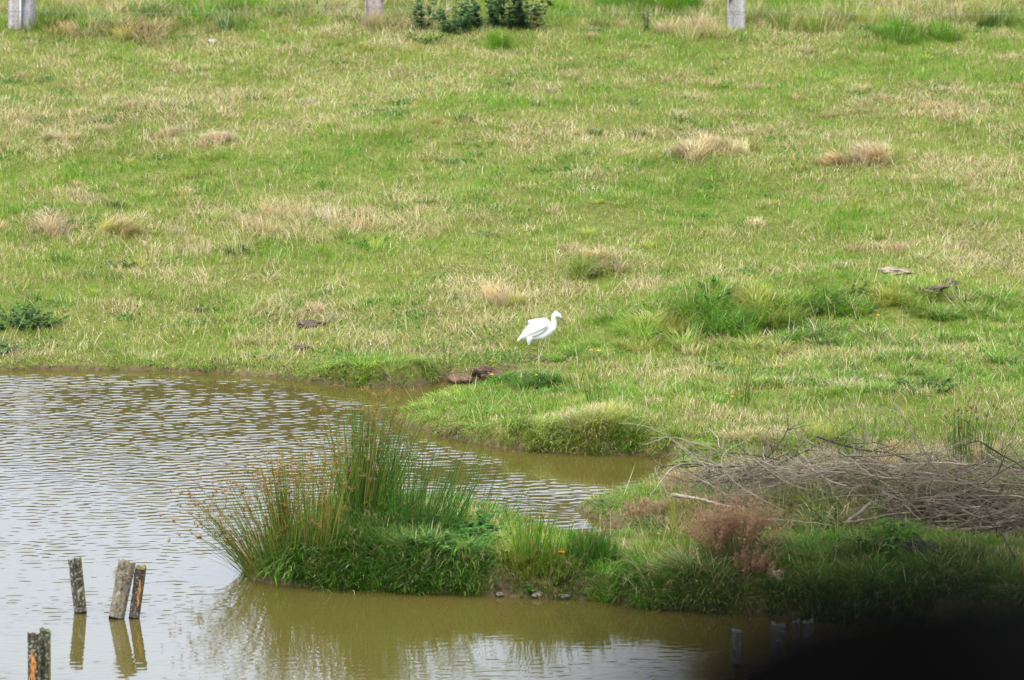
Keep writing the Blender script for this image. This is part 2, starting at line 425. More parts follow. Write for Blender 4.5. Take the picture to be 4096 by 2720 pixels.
keep = (d > .02) & (rng.random(len(x)) > .95 * interp(GM, x, y)) & (rng.random(len(x)) < .62 + .6 * clump) & (rng.random(len(x)) > .75 * np.clip(anc(x, y, 5) * np.exp(-d / .12), 0, 1))
x, y, d, dr, clump = x[keep], y[keep], d[keep], dr[keep], clump[keep]
n = len(x)
hh = (.030 + .028 * np.clip(clump + .3, 0, 1) + .028 * sstep(dr, .35, .9) + .02 * rng.random(n)) * rng.uniform(.7, 1.3, n)
hh *= 1 + .8 * sstep(y, 67.4, 68.6)
egx, egy = ground_px(2140, 1440)
hh *= 1 - .8 * np.exp(-(((x - egx) / .3)**2 + ((y - egy) / .9)**2))
hh *= .6 + .4 * sstep(d, .05, .5)
az = 6.28 * rng.random(n) * .75 + 6 * fbm(x, y, .6, 55, 2)
th0 = np.abs(rng.normal(.25, .25, n)) + .35 * (dr > .6); th1 = th0 + rng.uniform(.2, 1.3, n)
P = np.stack([x, y, zt(x, y) - .004], 1)
grass.add(*blades(P, hh * 1.25, az, th0, th1, rng.uniform(.0038, .0078, n), mixpal(dr, n), 2))
tag(grass.build('meadow_grass', M_grass), 'short green and yellowing meadow grass', 'grass', None, 'stuff')

# long pale bents lying and standing over the meadow
bents = Acc()
x, y = in_frame(int(A * 100)); d = dt(x, y); dr = dryness(x, y)
keep = (d > .1) & (rng.random(len(x)) < .10 + .9 * sstep(dr, .35, .95)); x, y, dr = x[keep], y[keep], dr[keep]; n = len(x)
th0 = rng.uniform(.1, 1.3, n)
bents.add(*blades(np.stack([x, y, zt(x, y)], 1), rng.uniform(.06, .18, n), 6.28 * rng.random(n), th0, th0 + rng.uniform(-.1, .8, n), rng.uniform(.003, .006, n), pick(STRAW[:4], n), 3))
x, y = in_frame(int(A * 26)); m = (dt(x, y) > .15) & (y < 56) ; x, y = x[m], y[m]; n = len(x)
th0 = rng.uniform(.1, 1.2, n)
bents.add(*blades(np.stack([x, y, zt(x, y)], 1), rng.uniform(.12, .34, n), 6.28 * rng.random(n), th0, th0 + rng.uniform(-.1, .8, n), rng.uniform(.003, .0055, n), np.where(rng.random((n, 1)) < .6, pick(STRAW[:4], n), pick(YELLOW, n)), 3))
tag(bents.build('dry_grass_stalks', M_grass), 'pale dry grass stalks strewn over the meadow', 'dry grass', None, 'stuff')

# grass hanging over the banks
bank = Acc()
x, y = in_frame(int(A * 3600), 40.5, 56); d = dt(x, y)
keep = (d > .0) & (d < .42); x, y, d = x[keep], y[keep], d[keep]
cn = fbm(x, y, .26, 71, 3); dp = anc(x, y, 3); keep = rng.random(len(x)) < dp * (1 - .6 * sstep(d, .15, .42)) * np.clip(.62 + 1.5 * cn, .03, 1); x, y, d = x[keep], y[keep], d[keep]; n = len(x)
e = .03
gx = dt(x + e, y) - dt(x - e, y); gy = dt(x, y + e) - dt(x, y - e)
azw = np.arctan2(-gy, -gx) + rng.normal(0, .5, n) + 1.6 * fbm(x, y, .2, 74, 2)
ln = anc(x, y, 4) * rng.uniform(.5, 1.3, n) * (.85 + .9 * fbm(x, y, .33, 73, 2))
th0 = rng.uniform(.1, .7, n); th1 = rng.uniform(1.6, 2.9, n)
dk = sstep(y, 49.5, 46) # island and near bank are the darker, lusher green
darkc = np.where(rng.random((n, 1)) < .85, pick(ISLE, n), pick(GREENS, n))
lightc = np.where(rng.random((n, 1)) < .55, pick(GREENS, n), pick(YELLOW, n))
c = np.where((rng.random(n) < dk)[:, None], darkc, lightc)
hue = fbm(x, y, .3, 75, 3); c = c * (1 + .5 * fbm(x, y, .22, 76, 2))[:, None]
c = np.where((rng.random(n) < .12 + .7 * sstep(hue, .12, .5))[:, None], pick(np.concatenate([STRAW, YELLOW]), n) * rng.uniform(.4, .85, (n, 1)), c)
bank.add(*blades(np.stack([x, y, zt(x, y)], 1), ln, azw, th0, th1, rng.uniform(.004, .009, n), c, 4))
tag(bank.build('bank_grass', M_grass), 'long grass hanging over the edges of the banks', 'grass', None, 'stuff')

# tussocks: blades fanning from a crown
def tussock(acc, p, n, L, pal, spread=.08, fall=(1.0, 2.3), wid=(.004, .008), straw=.1, nseg=4, lean=None, up=(.0, .6)):
    r = spread * np.sqrt(rng.random(n)); a = 6.28 * rng.random(n)
    x = p[0] + r * np.cos(a); y = p[1] + r * np.sin(a)
    az = a + rng.normal(0, .5, n)
    if lean is not None:
        az = np.arctan2(np.sin(az) * .7 + math.sin(lean), np.cos(az) * .7 + math.cos(lean))
    th0 = rng.uniform(up[0], up[1], n) * (.3 + .7 * r / spread); th1 = rng.uniform(fall[0], fall[1], n)
    own = pal[random.randrange(len(pal))]
    c = (pick(pal, n) * .5 + own * .5) * random.uniform(.72, 1.3) * np.array([random.uniform(.85, 1.2), 1, random.uniform(.7, 1.2)])
    c = np.where((rng.random(n) < straw * random.uniform(.2, 2))[:, None], pick(STRAW, n), c)
    z = zt(x, y)
    acc.add(*blades(np.stack([x, y, z - .01], 1), L * rng.uniform(.55, 1.2, n), az, th0, th1, rng.uniform(wid[0], wid[1], n), c, nseg))
lush = Acc()
def patch(acc, u, v, ru, rv, k, n, L, pal, **kw):
    for _ in range(k):
        a = 6.28 * random.random(); q = math.sqrt(random.random())
        p = at(u + ru * q * math.cos(a), v + rv * q * math.sin(a))
        if dt(p[0], p[1]) > .06: tussock(acc, p, int(n * random.uniform(.6, 1.3)), L * random.uniform(.7, 1.25), pal, **kw)
MIXG = np.concatenate([GREENS, DARK[:2]]); YG = np.concatenate([YELLOW, GREENS[:2]])
# lush rank grass right of the egret
patch(lush, 2860, 1310, 160, 60, 18, 230, .26, MIXG, spread=.12, straw=.06)
patch(lush, 2680, 1340, 160, 60, 16, 200, .25, YG, spread=.10, straw=.12)
patch(lush, 3080, 1270, 160, 50, 14, 220, .23, YG, spread=.12, straw=.05)
patch(lush, 3350, 1235, 220, 40, 18, 170, .20, MIXG, spread=.10, straw=.08)
patch(lush, 3700, 1200, 260, 60, 16, 150, .14, YG, spread=.10, straw=.12)
patch(lush, 3000, 1390, 260, 40, 16, 150, .15, YG, spread=.11, straw=.25)
patch(lush, 3350, 1340, 260, 40, 16, 150, .15, MIXG, spread=.11, straw=.2)
patch(lush, 3900, 1250, 180, 50, 12, 150, .15, MIXG, spread=.11, straw=.2)
patch(lush, 2560, 1270, 120, 40, 8, 150, .14, MIXG, spread=.11, straw=.2)
patch(lush, 2420, 1400, 180, 40, 10, 140, .13, YG, spread=.10, straw=.1)
patch(lush, 2300, 1430, 120, 30, 7, 130, .11, GREENS, spread=.08)
patch(lush, 3400, 1480, 500, 120, 34, 130, .12, MIXG, spread=.12, straw=.2)
patch(lush, 3900, 1440, 200, 140, 14, 130, .12, GREENS, spread=.12, straw=.2)
patch(lush, 2120, 1530, 110, 22, 9, 170, .12, DARK, spread=.09, straw=.03)
patch(lush, 1880, 1660, 250, 40, 12, 100, .07, GREENS, spread=.10, straw=.1)
# clumps on the edge of the middle spit
patch(lush, 2430, 1730, 120, 40, 12, 260, .20, YG, spread=.12, straw=.35)
patch(lush, 2140, 1765, 110, 22, 9, 240, .15, YG, spread=.10, straw=.2)
patch(lush, 2620, 1800, 60, 20, 6, 200, .16, GREENS, spread=.08, straw=.1)
patch(lush, 2290, 1770, 60, 15, 5, 160, .14, GREENS, spread=.08, straw=.15)
patch(lush, 1590, 1505, 110, 22, 10, 240, .13, np.concatenate([GREENS, YELLOW[:2]]), spread=.12, straw=.12)
patch(lush, 1430, 1515, 90, 20, 6, 200, .10, GREENS, spread=.12, straw=.1)
patch(lush, 3280, 1790, 110, 30, 10, 240, .20, YG, spread=.12, straw=.15)
patch(lush, 3050, 1770, 150, 30, 8, 160, .16, np.concatenate([YELLOW, STRAW]), spread=.12, straw=.4)
patch(lush, 3600, 1840, 350, 40, 16, 180, .16, np.concatenate([YELLOW, STRAW]), spread=.12, straw=.45)
patch(lush, 3500, 2060, 500, 50, 22, 120, .26, np.concatenate([ISLE, YELLOW * .7]), spread=.10, straw=.2, fall=(.3, 1.3))
# rush island body
patch(lush, 1450, 2230, 330, 75, 40, 300, .26, ISLE, spread=.14, straw=.07)
patch(lush, 1500, 2120, 220, 50, 14, 240, .30, ISLE, spread=.14, straw=.10)
patch(lush, 1130, 2300, 110, 20, 8, 200, .22, np.array([(.09, .07, .02), (.14, .10, .03), (.07, .09, .02), (.20, .17, .04)]), spread=.10, straw=.1)
patch(lush, 1300, 2330, 350, 15, 16, 160, .26, ISLE, spread=.10, straw=.2, fall=(1.6, 2.6), lean=-1.57)
patch(lush, 1750, 2280, 190, 50, 18, 260, .22, ISLE, spread=.13, straw=.06)
patch(lush, 1950, 2150, 120, 40, 10, 200, .12, YG, spread=.12, straw=.15)
patch(lush, 2130, 2245, 170, 28, 14, 220, .18, YG, spread=.11, straw=.12, fall=(.6, 2.0))
patch(lush, 2370, 2235, 50, 25, 6, 260, .17, DARK, spread=.10, straw=.03, fall=(.2, .9))
patch(lush, 2500, 2330, 120, 25, 9, 220, .11, GREENS, spread=.12, straw=.08)
patch(lush, 2330, 2300, 250, 20, 8, 150, .11, MIXG, spread=.12, straw=.15)
patch(lush, 2760, 2350, 210, 55, 24, 300, .24, np.concatenate([ISLE, YELLOW[:1]]), spread=.13, straw=.2)
patch(lush, 3050, 2310, 160, 60, 14, 260, .18, ISLE, spread=.13, straw=.1)
patch(lush, 3500, 2300, 550, 110, 60, 220, .17, ISLE, spread=.15, straw=.08)
patch(lush, 2760, 2100, 130, 70, 14, 200, .18, np.concatenate([YELLOW*.8, STRAW*.7, ISLE[3:5]]), spread=.12, straw=.35)
patch(lush, 3300, 2080, 350, 60, 26, 220, .22, np.concatenate([ISLE, YELLOW*.7]), spread=.14, straw=.25)
patch(lush, 2900, 1930, 200, 40, 16, 160, .16, np.concatenate([ISLE[3:], STRAW*.6]), spread=.12, straw=.3)
patch(lush, 2950, 2030, 200, 60, 14, 200, .18, MIXG, spread=.12, straw=.3)
patch(lush, 3350, 2160, 300, 50, 18, 220, .18, MIXG, spread=.12, straw=.15)
patch(lush, 2560, 2010, 120, 20, 5, 50, .03, np.concatenate([YELLOW, GREENS[:2]]), spread=.12, straw=.15)
# fence strip
patch(lush, 3650, 140, 220, 30, 12, 110, .20, MIXG, spread=.14, straw=.05, fall=(.4, 1.6))
patch(lush, 300, 100, 200, 40, 14, 150, .24, MIXG, spread=.16, straw=.2, fall=(.4, 1.6))
patch(lush, 2600, 30, 240, 22, 14, 170, .26, MIXG, spread=.16, straw=.02, fall=(.4, 1.5))
patch(lush, 3200, 90, 300, 40, 16, 130, .22, YG, spread=.16, straw=.35, fall=(.4, 1.6))
patch(lush, 900, 60, 400, 40, 22, 140, .22, MIXG, spread=.16, straw=.25, fall=(.4, 1.6))
patch(lush, 2750, 130, 150, 30, 10, 140, .18, np.concatenate([STRAW, YELLOW]), spread=.14, straw=.6, fall=(.4, 1.8))
patch(lush, 1650, 60, 500, 50, 20, 120, .18, MIXG, spread=.16, straw=.25, fall=(.4, 1.6))
# scattered tufts over the meadow
for _ in range(520):
    x_ = random.uniform(-6, 6); y_ = random.uniform(50, 73)
    if abs(x_) < y_ * 2048 / F + .5 and dt(x_, y_) > .3:
        dd = float(dryness(np.array(x_), np.array(y_)))
        r = random.random()
        pal = STRAW if r < dd * .8 else (YG if r < .8 else DARK)
        tussock(lush, (x_, y_), int(random.uniform(40, 110)), random.uniform(.06, .12), pal, spread=random.uniform(.04, .14), straw=.15, nseg=3, fall=(.5, 1.9))
tag(lush.build('rank_grass', M_grass), 'rank tussocky grass on the banks and along the fence', 'grass', None, 'stuff')

weeds = Acc()
def rosettes(k, y0, y1, cols, size):
    for _ in range(k):
        y_ = random.uniform(y0, y1); x_ = random.uniform(-1, 1) * (y_ * 2048 / F + .4)
        if dt(x_, y_) < .2: continue
        m = random.randint(30, 110); sp = random.uniform(.05, .2)
        xx = x_ + rng.normal(0, sp, m); yy = y_ + rng.normal(0, sp, m); t0 = rng.uniform(.3, 1.3, m)
        weeds.add(*blades(np.stack([xx, yy, zt(xx, yy) + .01], 1), size * rng.uniform(.5, 1.3, m), 6.28 * rng.random(m), t0, t0 + rng.uniform(.2, .9, m), size * rng.uniform(.35, .6, m), pick(cols, m), 2))
rosettes(260, 52, 72, np.array([(.06, .18, .025), (.08, .22, .03), (.10, .25, .05), (.13, .24, .08)]), .036)
rosettes(160, 46, 56, np.array([(.06, .16, .02), (.08, .22, .03), (.12, .26, .05)]), .036)
tag(weeds.build('meadow_weeds', M_leaf), 'dark clover and low broad leaves scattered through the grass', 'ground cover', None, 'stuff')

# distinct tussocks: things of their own
def tuft(u, v, n, L, pal, label, group=None, name='grass_tussock', cat='grass tussock', **kw):
    p = at(u, v); a = Acc(); k = kw.pop('k', 3); sp = kw.pop('area', .15)
    for i in range(k * 2):
        if 'lean' not in kw or kw.get('_rl'): kw['_rl'] = 1; kw['lean'] = random.uniform(0, 6.28) if random.random() < .6 else None
        q = (p[0] + random.gauss(0, .62) * sp, p[1] + random.gauss(0, .5) * sp)
        kk = dict(kw); kk.pop('_rl', None); kk['spread'] = kw.get('spread', .08) * random.uniform(.5, 1.3); kk['straw'] = random.choice([.2, .4, .1])
        tussock(a, q, int(n / k / 2 * random.uniform(.4, 1.3)), L * random.uniform(.5, 1.15), pal if random.random() < .85 else YELLOW, **kk)
    m = n // 5; xx = p[0] + rng.normal(0, sp * 1.1 + .06, m); yy = p[1] + rng.normal(0, sp * .9 + .06, m); t0 = rng.uniform(.1, 1.4, m)
    a.add(*blades(np.stack([xx, yy, zt(xx, yy)], 1), L * rng.uniform(.4, 1.0, m), 6.28 * rng.random(m), t0, t0 + rng.uniform(-.2, .6, m), rng.uniform(.003, .006, m), pick(pal, m), 3))
    return tag(a.build(name, M_grass, origin=p), label, cat, group)
tuft(3480, 640, 1000, .22, STRAW, 'big dome of dry straw grass standing alone on the right of the meadow', 'dry grass tussocks', k=5, area=.10, spread=.10, fall=(.8, 2.2), straw=.3)
tuft(3365, 650, 500, .18, STRAW, 'low fan of straw grass just left of the big dry dome', 'dry grass tussocks', k=3, area=.14, spread=.08, fall=(1.2, 2.0), straw=.3, lean=3.3)
tuft(2760, 610, 800, .20, STRAW, 'dark-bottomed dry tussock left of a pale flattened one on the right meadow', 'dry grass tussocks', k=3, area=.14, spread=.10, fall=(1.0, 2.1))
tuft(2880, 590, 700, .18, STRAW[:3], 'pale flattened dry tussock with upright stalks on the right meadow', 'dry grass tussocks', k=5, area=.22, spread=.10, fall=(.6, 1.8))
tuft(480, 925, 900, .20, np.concatenate([STRAW, YELLOW]), 'combed-over tussock, straw on top and green below, left meadow', 'dry grass tussocks', k=4, area=.12, spread=.10, fall=(1.2, 2.2), lean=.3)
tuft(200, 915, 900, .20, STRAW, 'brownish dry tussock near the left edge of the meadow', 'dry grass tussocks', k=5, area=.18, spread=.10, fall=(.8, 2.0))
tuft(1090, 930, 1300, .22, STRAW[:4], 'wide stand of pale upright straw stalks in the left centre meadow', 'dry grass tussocks', k=14, area=.95, spread=.16, fall=(.2, 1.3), wid=(.003, .006))
tuft(240, 560, 600, .16, np.concatenate([STRAW, YELLOW]), 'low dark-hearted tussock in the upper left meadow', 'dry grass tussocks', k=3, area=.12, spread=.08)
tuft(880, 560, 800, .17, STRAW[:3], 'pale hummock of dry grass in the upper left meadow', 'dry grass tussocks', k=4, area=.18, spread=.1, fall=(1.0, 2.1))
tuft(650, 545, 600, .17, STRAW[:3], 'small pale wisp of dry grass left of the pale hummock', 'dry grass tussocks', k=3, area=.12, spread=.08, fall=(.7, 1.8))
tuft(2350, 1095, 900, .20, np.concatenate([YELLOW, GREENS]), 'green tussock with a dark hollow front above the egret', 'green grass tussocks', k=4, area=.10, spread=.10)
tuft(2440, 1050, 800, .18, STRAW, 'tawny flattened straw right behind the green hollow tussock', 'dry grass tussocks', k=5, area=.2, spread=.1, fall=(1.0, 2.0))
tuft(1990, 1200, 700, .17, STRAW[:3], 'spiky pale straw tuft just above the egret', 'dry grass tussocks', k=3, area=.12, spread=.08, fall=(.4, 1.6))
tuft(2000, 185, 900, .26, GREENS[:2], 'bright green tuft in front of the dark docks by the fence', 'green grass tussocks', k=3, area=.10, spread=.08, straw=0, fall=(.3, 1.2), up=(0, .5))
tuft(540, 140, 1300, .28, np.concatenate([STRAW[2:], STRAW[2:] * .6]), 'heap of brown flattened grass under the fence at the upper left', 'dry grass tussocks', k=8, area=.38, spread=.12, fall=(1.2, 2.3))
tuft(320, 135, 700, .22, np.concatenate([STRAW[2:], STRAW[2:] * .6]), 'pinkish brown flattened grass right of the double fence post', 'dry grass tussocks', k=4, area=.22, spread=.10, fall=(1.2, 2.2))
tuft(1495, 110, 500, .24, STRAW, 'dry stalks round the foot of the middle fence post', 'dry grass tussocks', k=3, area=.12, spread=.1, fall=(.3, 1.4))
tuft(900, 120, 500, .26, DARK, 'dark green tuft below the wire in the upper left', 'green grass tussocks', k=2, area=.08, spread=.07, straw=0, fall=(.3, 1.2))
tuft(3900, 100, 900, .30, DARK, 'dark weedy tussock in the upper right corner', 'green grass tussocks', k=5, area=.3, spread=.1, fall=(.5, 1.8))

# ------------------------------------------------------------------ rushes
def rush(u0, u1, v0, v1, n, L, label, lean=(-.6, .6), headp=.5, group='rush clumps', col=None, brown=.12, wid=.0052, headcol=(.22, .13, .05), radial=True, cat='rush'):
    base = []
    a = Acc(); hd = Acc()
    uc = (u0 + u1) / 2
    for _ in range(n):
        u = random.uniform(u0, u1); v = random.uniform(v0, v1); p = at(u, v); base.append(p)
    base = np.array(base); base[:, 2] = np.maximum(base[:, 2], 0) - .01
    fr = np.clip((base[:, 0] - base[:, 0].min()) / (np.ptp(base[:, 0]) + 1e-6), 0, 1)
    tilt = lean[0] + (lean[1] - lean[0]) * (fr if radial else rng.random(n)) + rng.normal(0, .13, n)
    azs = np.where(tilt < 0, math.pi, 0) + rng.normal(0, .5, n)
    th = np.abs(tilt)
    LL = L * (1.12 - .75 * rng.random(n)**1.3)
    pal = DARK if col is None else col
    c = pick(pal, n); c = np.where((rng.random(n) < brown)[:, None], pick(np.array([(.30, .19, .05), (.35, .28, .08)]), n), c)
    bl = blades(base, LL, azs, th * .75, th * 1.15 + .03, wid * rng.uniform(.7, 1.3, n), c, 4)
    a.add(*bl)
    rb = blades(base, LL, azs, th * .75, th * 1.15 + .03, wid * rng.uniform(.7, 1.3, n), c, 4, faceaz=azs)
    a.add(*rb)
    o = a.build('rush_clump', M_grass, origin=base.mean(0))
    tag(o, label, cat, group)
    # brown flower heads a little below the tip
    V = bl[0].reshape(n, 9, 3)
    hv = [];
    for i in range(n):
        if random.random() < headp:
            p = V[i, 6] * .4 + V[i, 8] * .6 if random.random() < .7 else V[i, 8]
            k = random.randint(12, 34)
            pp = np.repeat(p[None], k, 0)
            cc = np.array(headcol) * rng.uniform(.6, 1.7, (k, 1)) * np.array([1, 1, 1])
            hd.add(*blades(pp, rng.uniform(.012, .055, k), 6.28 * rng.random(k), rng.uniform(.1, 1.8, k), rng.uniform(.2, 2.4, k), rng.uniform(.003, .006, k), cc, 2))
    if hd.n:
        hd.build('flower_heads', M_grass, parent=o)
    return o
OLIVE = np.array([(.12, .24, .02), (.19, .27, .03), (.07, .17, .02), (.30, .28, .05)])
HC = (.27, .17, .055)
rush(985, 1180, 2262, 2318, 330, .80, 'tall fan of rushes leaning left over the water at the tip of the island', lean=(-.95, .10), headp=.75, col=OLIVE, brown=.25, headcol=HC)
rush(1120, 1340, 2150, 2290, 230, .80, 'thin upright rushes with tawny heads between the fan and the dark clump', lean=(-.25, .2), headp=.75, col=OLIVE, brown=.25, headcol=HC)
rush(1370, 1540, 2070, 2130, 430, .98, 'tallest dark rush clump in the middle of the island', lean=(-.15, .36), headp=.4, brown=.2, col=ISLE[[0, 1, 2, 3, 4, 6]], headcol=HC)
rush(1560, 1830, 2080, 2180, 210, .74, 'loose green rushes on the right shoulder of the island', lean=(.0, .55), headp=.16, brown=.06)
rush(1850, 2080, 2090, 2130, 60, .62, 'few fine rushes leaning right at the back of the island', lean=(.15, .65), headp=.25, brown=.05, wid=.003)
rush(2060, 2170, 2230, 2290, 110, .46, 'green upright rush tuft beside the orange flower', lean=(-.18, .30), headp=.1, brown=.03, col=GREENS)
rush(2190, 2330, 2225, 2270, 46, .36, 'short rushes right of the upright rush tuft', lean=(-.1, .4), headp=.1, brown=.08, col=GREENS)
rush(2340, 2410, 2215, 2262, 130, .24, 'dense dark rush tuft at the narrow neck of the island', lean=(-.1, .3), headp=.1, brown=.02)
rush(2350, 2420, 1600, 1640, 26, .36, 'sparse dark rushes on the grassy spit below the egret', lean=(-.15, .2), headp=.1, brown=.0)
rush(2930, 3010, 1590, 1640, 34, .44, 'sparse rushes with straw stalks right of the spit', lean=(-.1, .15), headp=.1, brown=.35)
rush(2280, 2330, 1530, 1570, 10, .28, 'handful of thin rushes near the egret', lean=(-.3, .3), headp=0, brown=0, wid=.003)
rush(3360, 3500, 1850, 1890, 60, .44, 'thin green rushes behind the brushwood heap', lean=(-.25, .35), headp=.05, brown=.1, col=GREENS)
rush(3800, 3960, 1840, 1890, 90, .48, 'brown-headed rushes behind the right end of the brushwood heap', lean=(-.12, .15), headp=.45, brown=.1, headcol=(.16, .075, .045))
rush(2690, 2760, 2090, 2200, 50, .34, 'pale yellow-green rushes left of the pink grass', lean=(-.2, .2), headp=.05, brown=.3, col=YELLOW)
# pink flowering grass
def pink_grass(u0, u1, v0, v1, n, L, label, lean, group):
    a = Acc(); hd = Acc(); base = np.array([at(random.uniform(u0, u1), random.uniform(v0, v1)) for _ in range(n)])
    fr = (base[:, 0] - base[:, 0].min()) / np.ptp(base[:, 0])
    tilt = lean[0] + (lean[1] - lean[0]) * fr + rng.normal(0, .2, n)
    azs = np.where(tilt < 0, math.pi, 0) + rng.normal(0, .8, n); th = np.abs(tilt)
    bl = blades(base, L * rng.uniform(.6, 1.1, n), azs, th * .7, th * 1.2, .003, pick(np.array([(.16, .17, .05), (.22, .14, .08)]), n), 4)
    a.add(*bl); V = bl[0].reshape(n, 9, 3)
    o = a.build('flowering_grass', M_grass, origin=base.mean(0)); tag(o, label, 'flowering grass', group)
    for tpos in (.35, .6, .8, 1.):
        p = V[:, 4] * (1 - tpos) + V[:, 8] * tpos
        k = 12; pp = np.repeat(p, k, 0); m = len(pp)
        hd.add(*blades(pp, rng.uniform(.012, .045, m), 6.28 * rng.random(m), rng.uniform(.2, 1.3, m), rng.uniform(.4, 1.7, m), rng.uniform(.0018, .0032, m),
                       np.array((.42, .25, .155)) * rng.uniform(.7, 1.4, (m, 1)), 2))
    hd.build('seed_heads', M_grass, parent=o)
pink_grass(2850, 2990, 2225, 2300, 420, .47, 'dome of pinkish red flowering grass in front of the brushwood', (-.75, .8), 'pink flowering grass')
pink_grass(2650, 2740, 1985, 2040, 26, .20, 'wispy reddish grass at the tip of the brushwood', (-.2, .3), 'pink flowering grass')
pink_grass(2500, 2640, 2050, 2100, 60, .11, 'short reddish grass on the muddy spit', (-.4, .4), 'pink flowering grass')
pink_grass(2960, 3080, 2300, 2360, 110, .20, 'drooping pink grass over the shaded bank', (-.5, .9), 'pink flowering grass')

# ------------------------------------------------------------------ leafy plants
def leaf(c, L, W, az, tilt, col, acc):
    dz = np.array([math.cos(az) * math.cos(tilt), math.sin(az) * math.cos(tilt), math.sin(tilt)])
    s = np.array([-math.sin(az), math.cos(az), 0]); up = np.cross(dz, s) * -1
    t_ = [0, .3, .65, 1]; wv = [.15, 1, .75, 0]
    V = []
    for tt, ww in zip(t_, wv):
        m = c + dz * L * tt + np.array([0, 0, -1]) * L * .35 * tt * tt
        V += [m - s * W * ww / 2 + up * W * .18 * ww, m, m + s * W * ww / 2 + up * W * .18 * ww]
    Q = []
    for i in range(3):
        Q += [(3 * i, 3 * i + 1, 3 * i + 4, 3 * i + 3), (3 * i + 1, 3 * i + 2, 3 * i + 5, 3 * i + 4)]
    acc.add(np.array(V), np.array(Q), None, np.array(col))
def leafy(u, v, H, spread, stems, lsize, label, cat='leafy plant', group='leafy weeds', cols=((.035, .09, .03), (.05, .13, .035), (.025, .065, .025)), name='leafy_plant', per=10):
    p = at(u, v); o = empty(name, p, label, cat, group); st = Acc(); lf = Acc()
    for i in range(stems):
        a = 6.28 * random.random(); r = spread * math.sqrt(random.random()) * .4
        q = np.array([p[0] + r * math.cos(a), p[1] + r * math.sin(a), 0]); q[2] = zt(q[0], q[1]) - .01
        h = H * random.uniform(.6, 1.1); dx = np.array([math.cos(a), math.sin(a), 0]) * spread * random.uniform(.1, .6)
        pts = [q + dx * t**1.4 + np.array([0, 0, h * t]) for t in (0, .35, .7, 1)]
        V, Q, T = tube(pts, [.004, .0035, .003, .002], 4); st.add(V, Q, T, np.array([.10, .12, .04]))
        for k in range(int(per * 2.1)):
            t_ = random.uniform(.08, 1); c = q + dx * t_**1.4 + np.array([0, 0, h * t_])
            leaf(c, lsize * random.uniform(.6, 1.25) * (1.1 - .4 * t_), lsize * random.uniform(.4, .65), 6.28 * random.random(), random.uniform(-.1, .9),
                 np.array(random.choice(cols)) * random.uniform(.8, 1.3), lf)
    st.build('stem', M_leaf, parent=o); lf.build('leaves', M_leaf, parent=o)
    return o
leafy(1690, 118, .42, .16, 4, .10, 'narrow dark nettle-like plant, leftmost of the weeds by the fence')
leafy(1820, 125, .30, .42, 15, .085, 'low bushy dark green weed second from the left by the fence')
leafy(1935, 105, .50, .42, 15, .10, 'tallest broad-leaved dark weed in the row by the fence')
leafy(2020, 110, .44, .34, 11, .09, 'grey-green weed between two taller dark ones by the fence')
leafy(2110, 115, .46, .34, 12, .10, 'blackish weed at the right end of the row by the fence', cols=((.025, .06, .022), (.035, .085, .03), (.06, .04, .02)))
leafy(1700, 165, .10, .35, 14, .06, 'bright low leafy patch in front of the weeds by the fence', cols=((.16, .26, .04), (.12, .22, .03)))
leafy(2590, 120, .26, .14, 4, .05, 'small grey-green weed right of the row by the fence', cols=((.08, .13, .06), (.06, .12, .04)))
leafy(60, 1300, .13, .5, 22, .055, 'spreading nettle patch at the left edge above the pond')
leafy(150, 1296, .11, .45, 16, .05, 'low nettle patch next to the one at the left edge', cols=((.06, .15, .03), (.08, .18, .03)))
leafy(25, 1410, .08, .25, 9, .06, 'grey-leaved rosette near the water at the left edge', cols=((.10, .16, .07), (.05, .11, .04)))
leafy(490, 1060, .06, .3, 12, .045, 'dark clover patch in the left meadow', cols=((.04, .12, .025),))
leafy(940, 1010, .07, .25, 10, .05, 'dark leafy patch below the pale straw stand', cols=((.04, .12, .03),))
leafy(3240, 1230, .13, .5, 12, .05, 'dark green leafy growth among the rank grass at right', cols=((.03, .10, .02), (.05, .14, .025)))
leafy(3420, 1220, .12, .5, 12, .05, 'leafy growth with deep shade below the dark clod', cols=((.035, .11, .02), (.05, .14, .025)))
leafy(2860, 1200, .12, .4, 8, .05, 'leafy weeds on top of the lush hummock', cols=((.04, .12, .02), (.06, .16, .03)))
leafy(1800, 2190, .20, .6, 26, .075, 'lobed buttercup leaves massed on the right shoulder of the island', cols=((.05, .16, .02), (.04, .12, .02), (.09, .22, .03)))
leafy(1900, 2130, .16, .4, 14, .07, 'paler lobed leaves behind the mass on the island', cols=((.10, .24, .05), (.08, .19, .04)))
leafy(2170, 2290, .12, .3, 10, .05, 'leaves around the orange flower on the island', cols=((.10, .2, .04), (.06, .15, .03)))
leafy(3550, 2200, .16, .4, 12, .07, 'yellow-green leafy weed left of the black log', cols=((.09, .20, .03), (.05, .14, .03)))
leafy(3350, 2110, .20, .4, 12, .06, 'green weed under the forked branch', cols=((.05, .13, .03), (.08, .17, .03)))
leafy(3700, 1560, .12, .5, 16, .05, 'leafy clover patch on the right bank', cols=((.05, .14, .03), (.12, .24, .05)))
leafy(2850, 1470, .07, .3, 10, .045, 'low clover patch on the right bank slope', cols=((.08, .18, .04),))

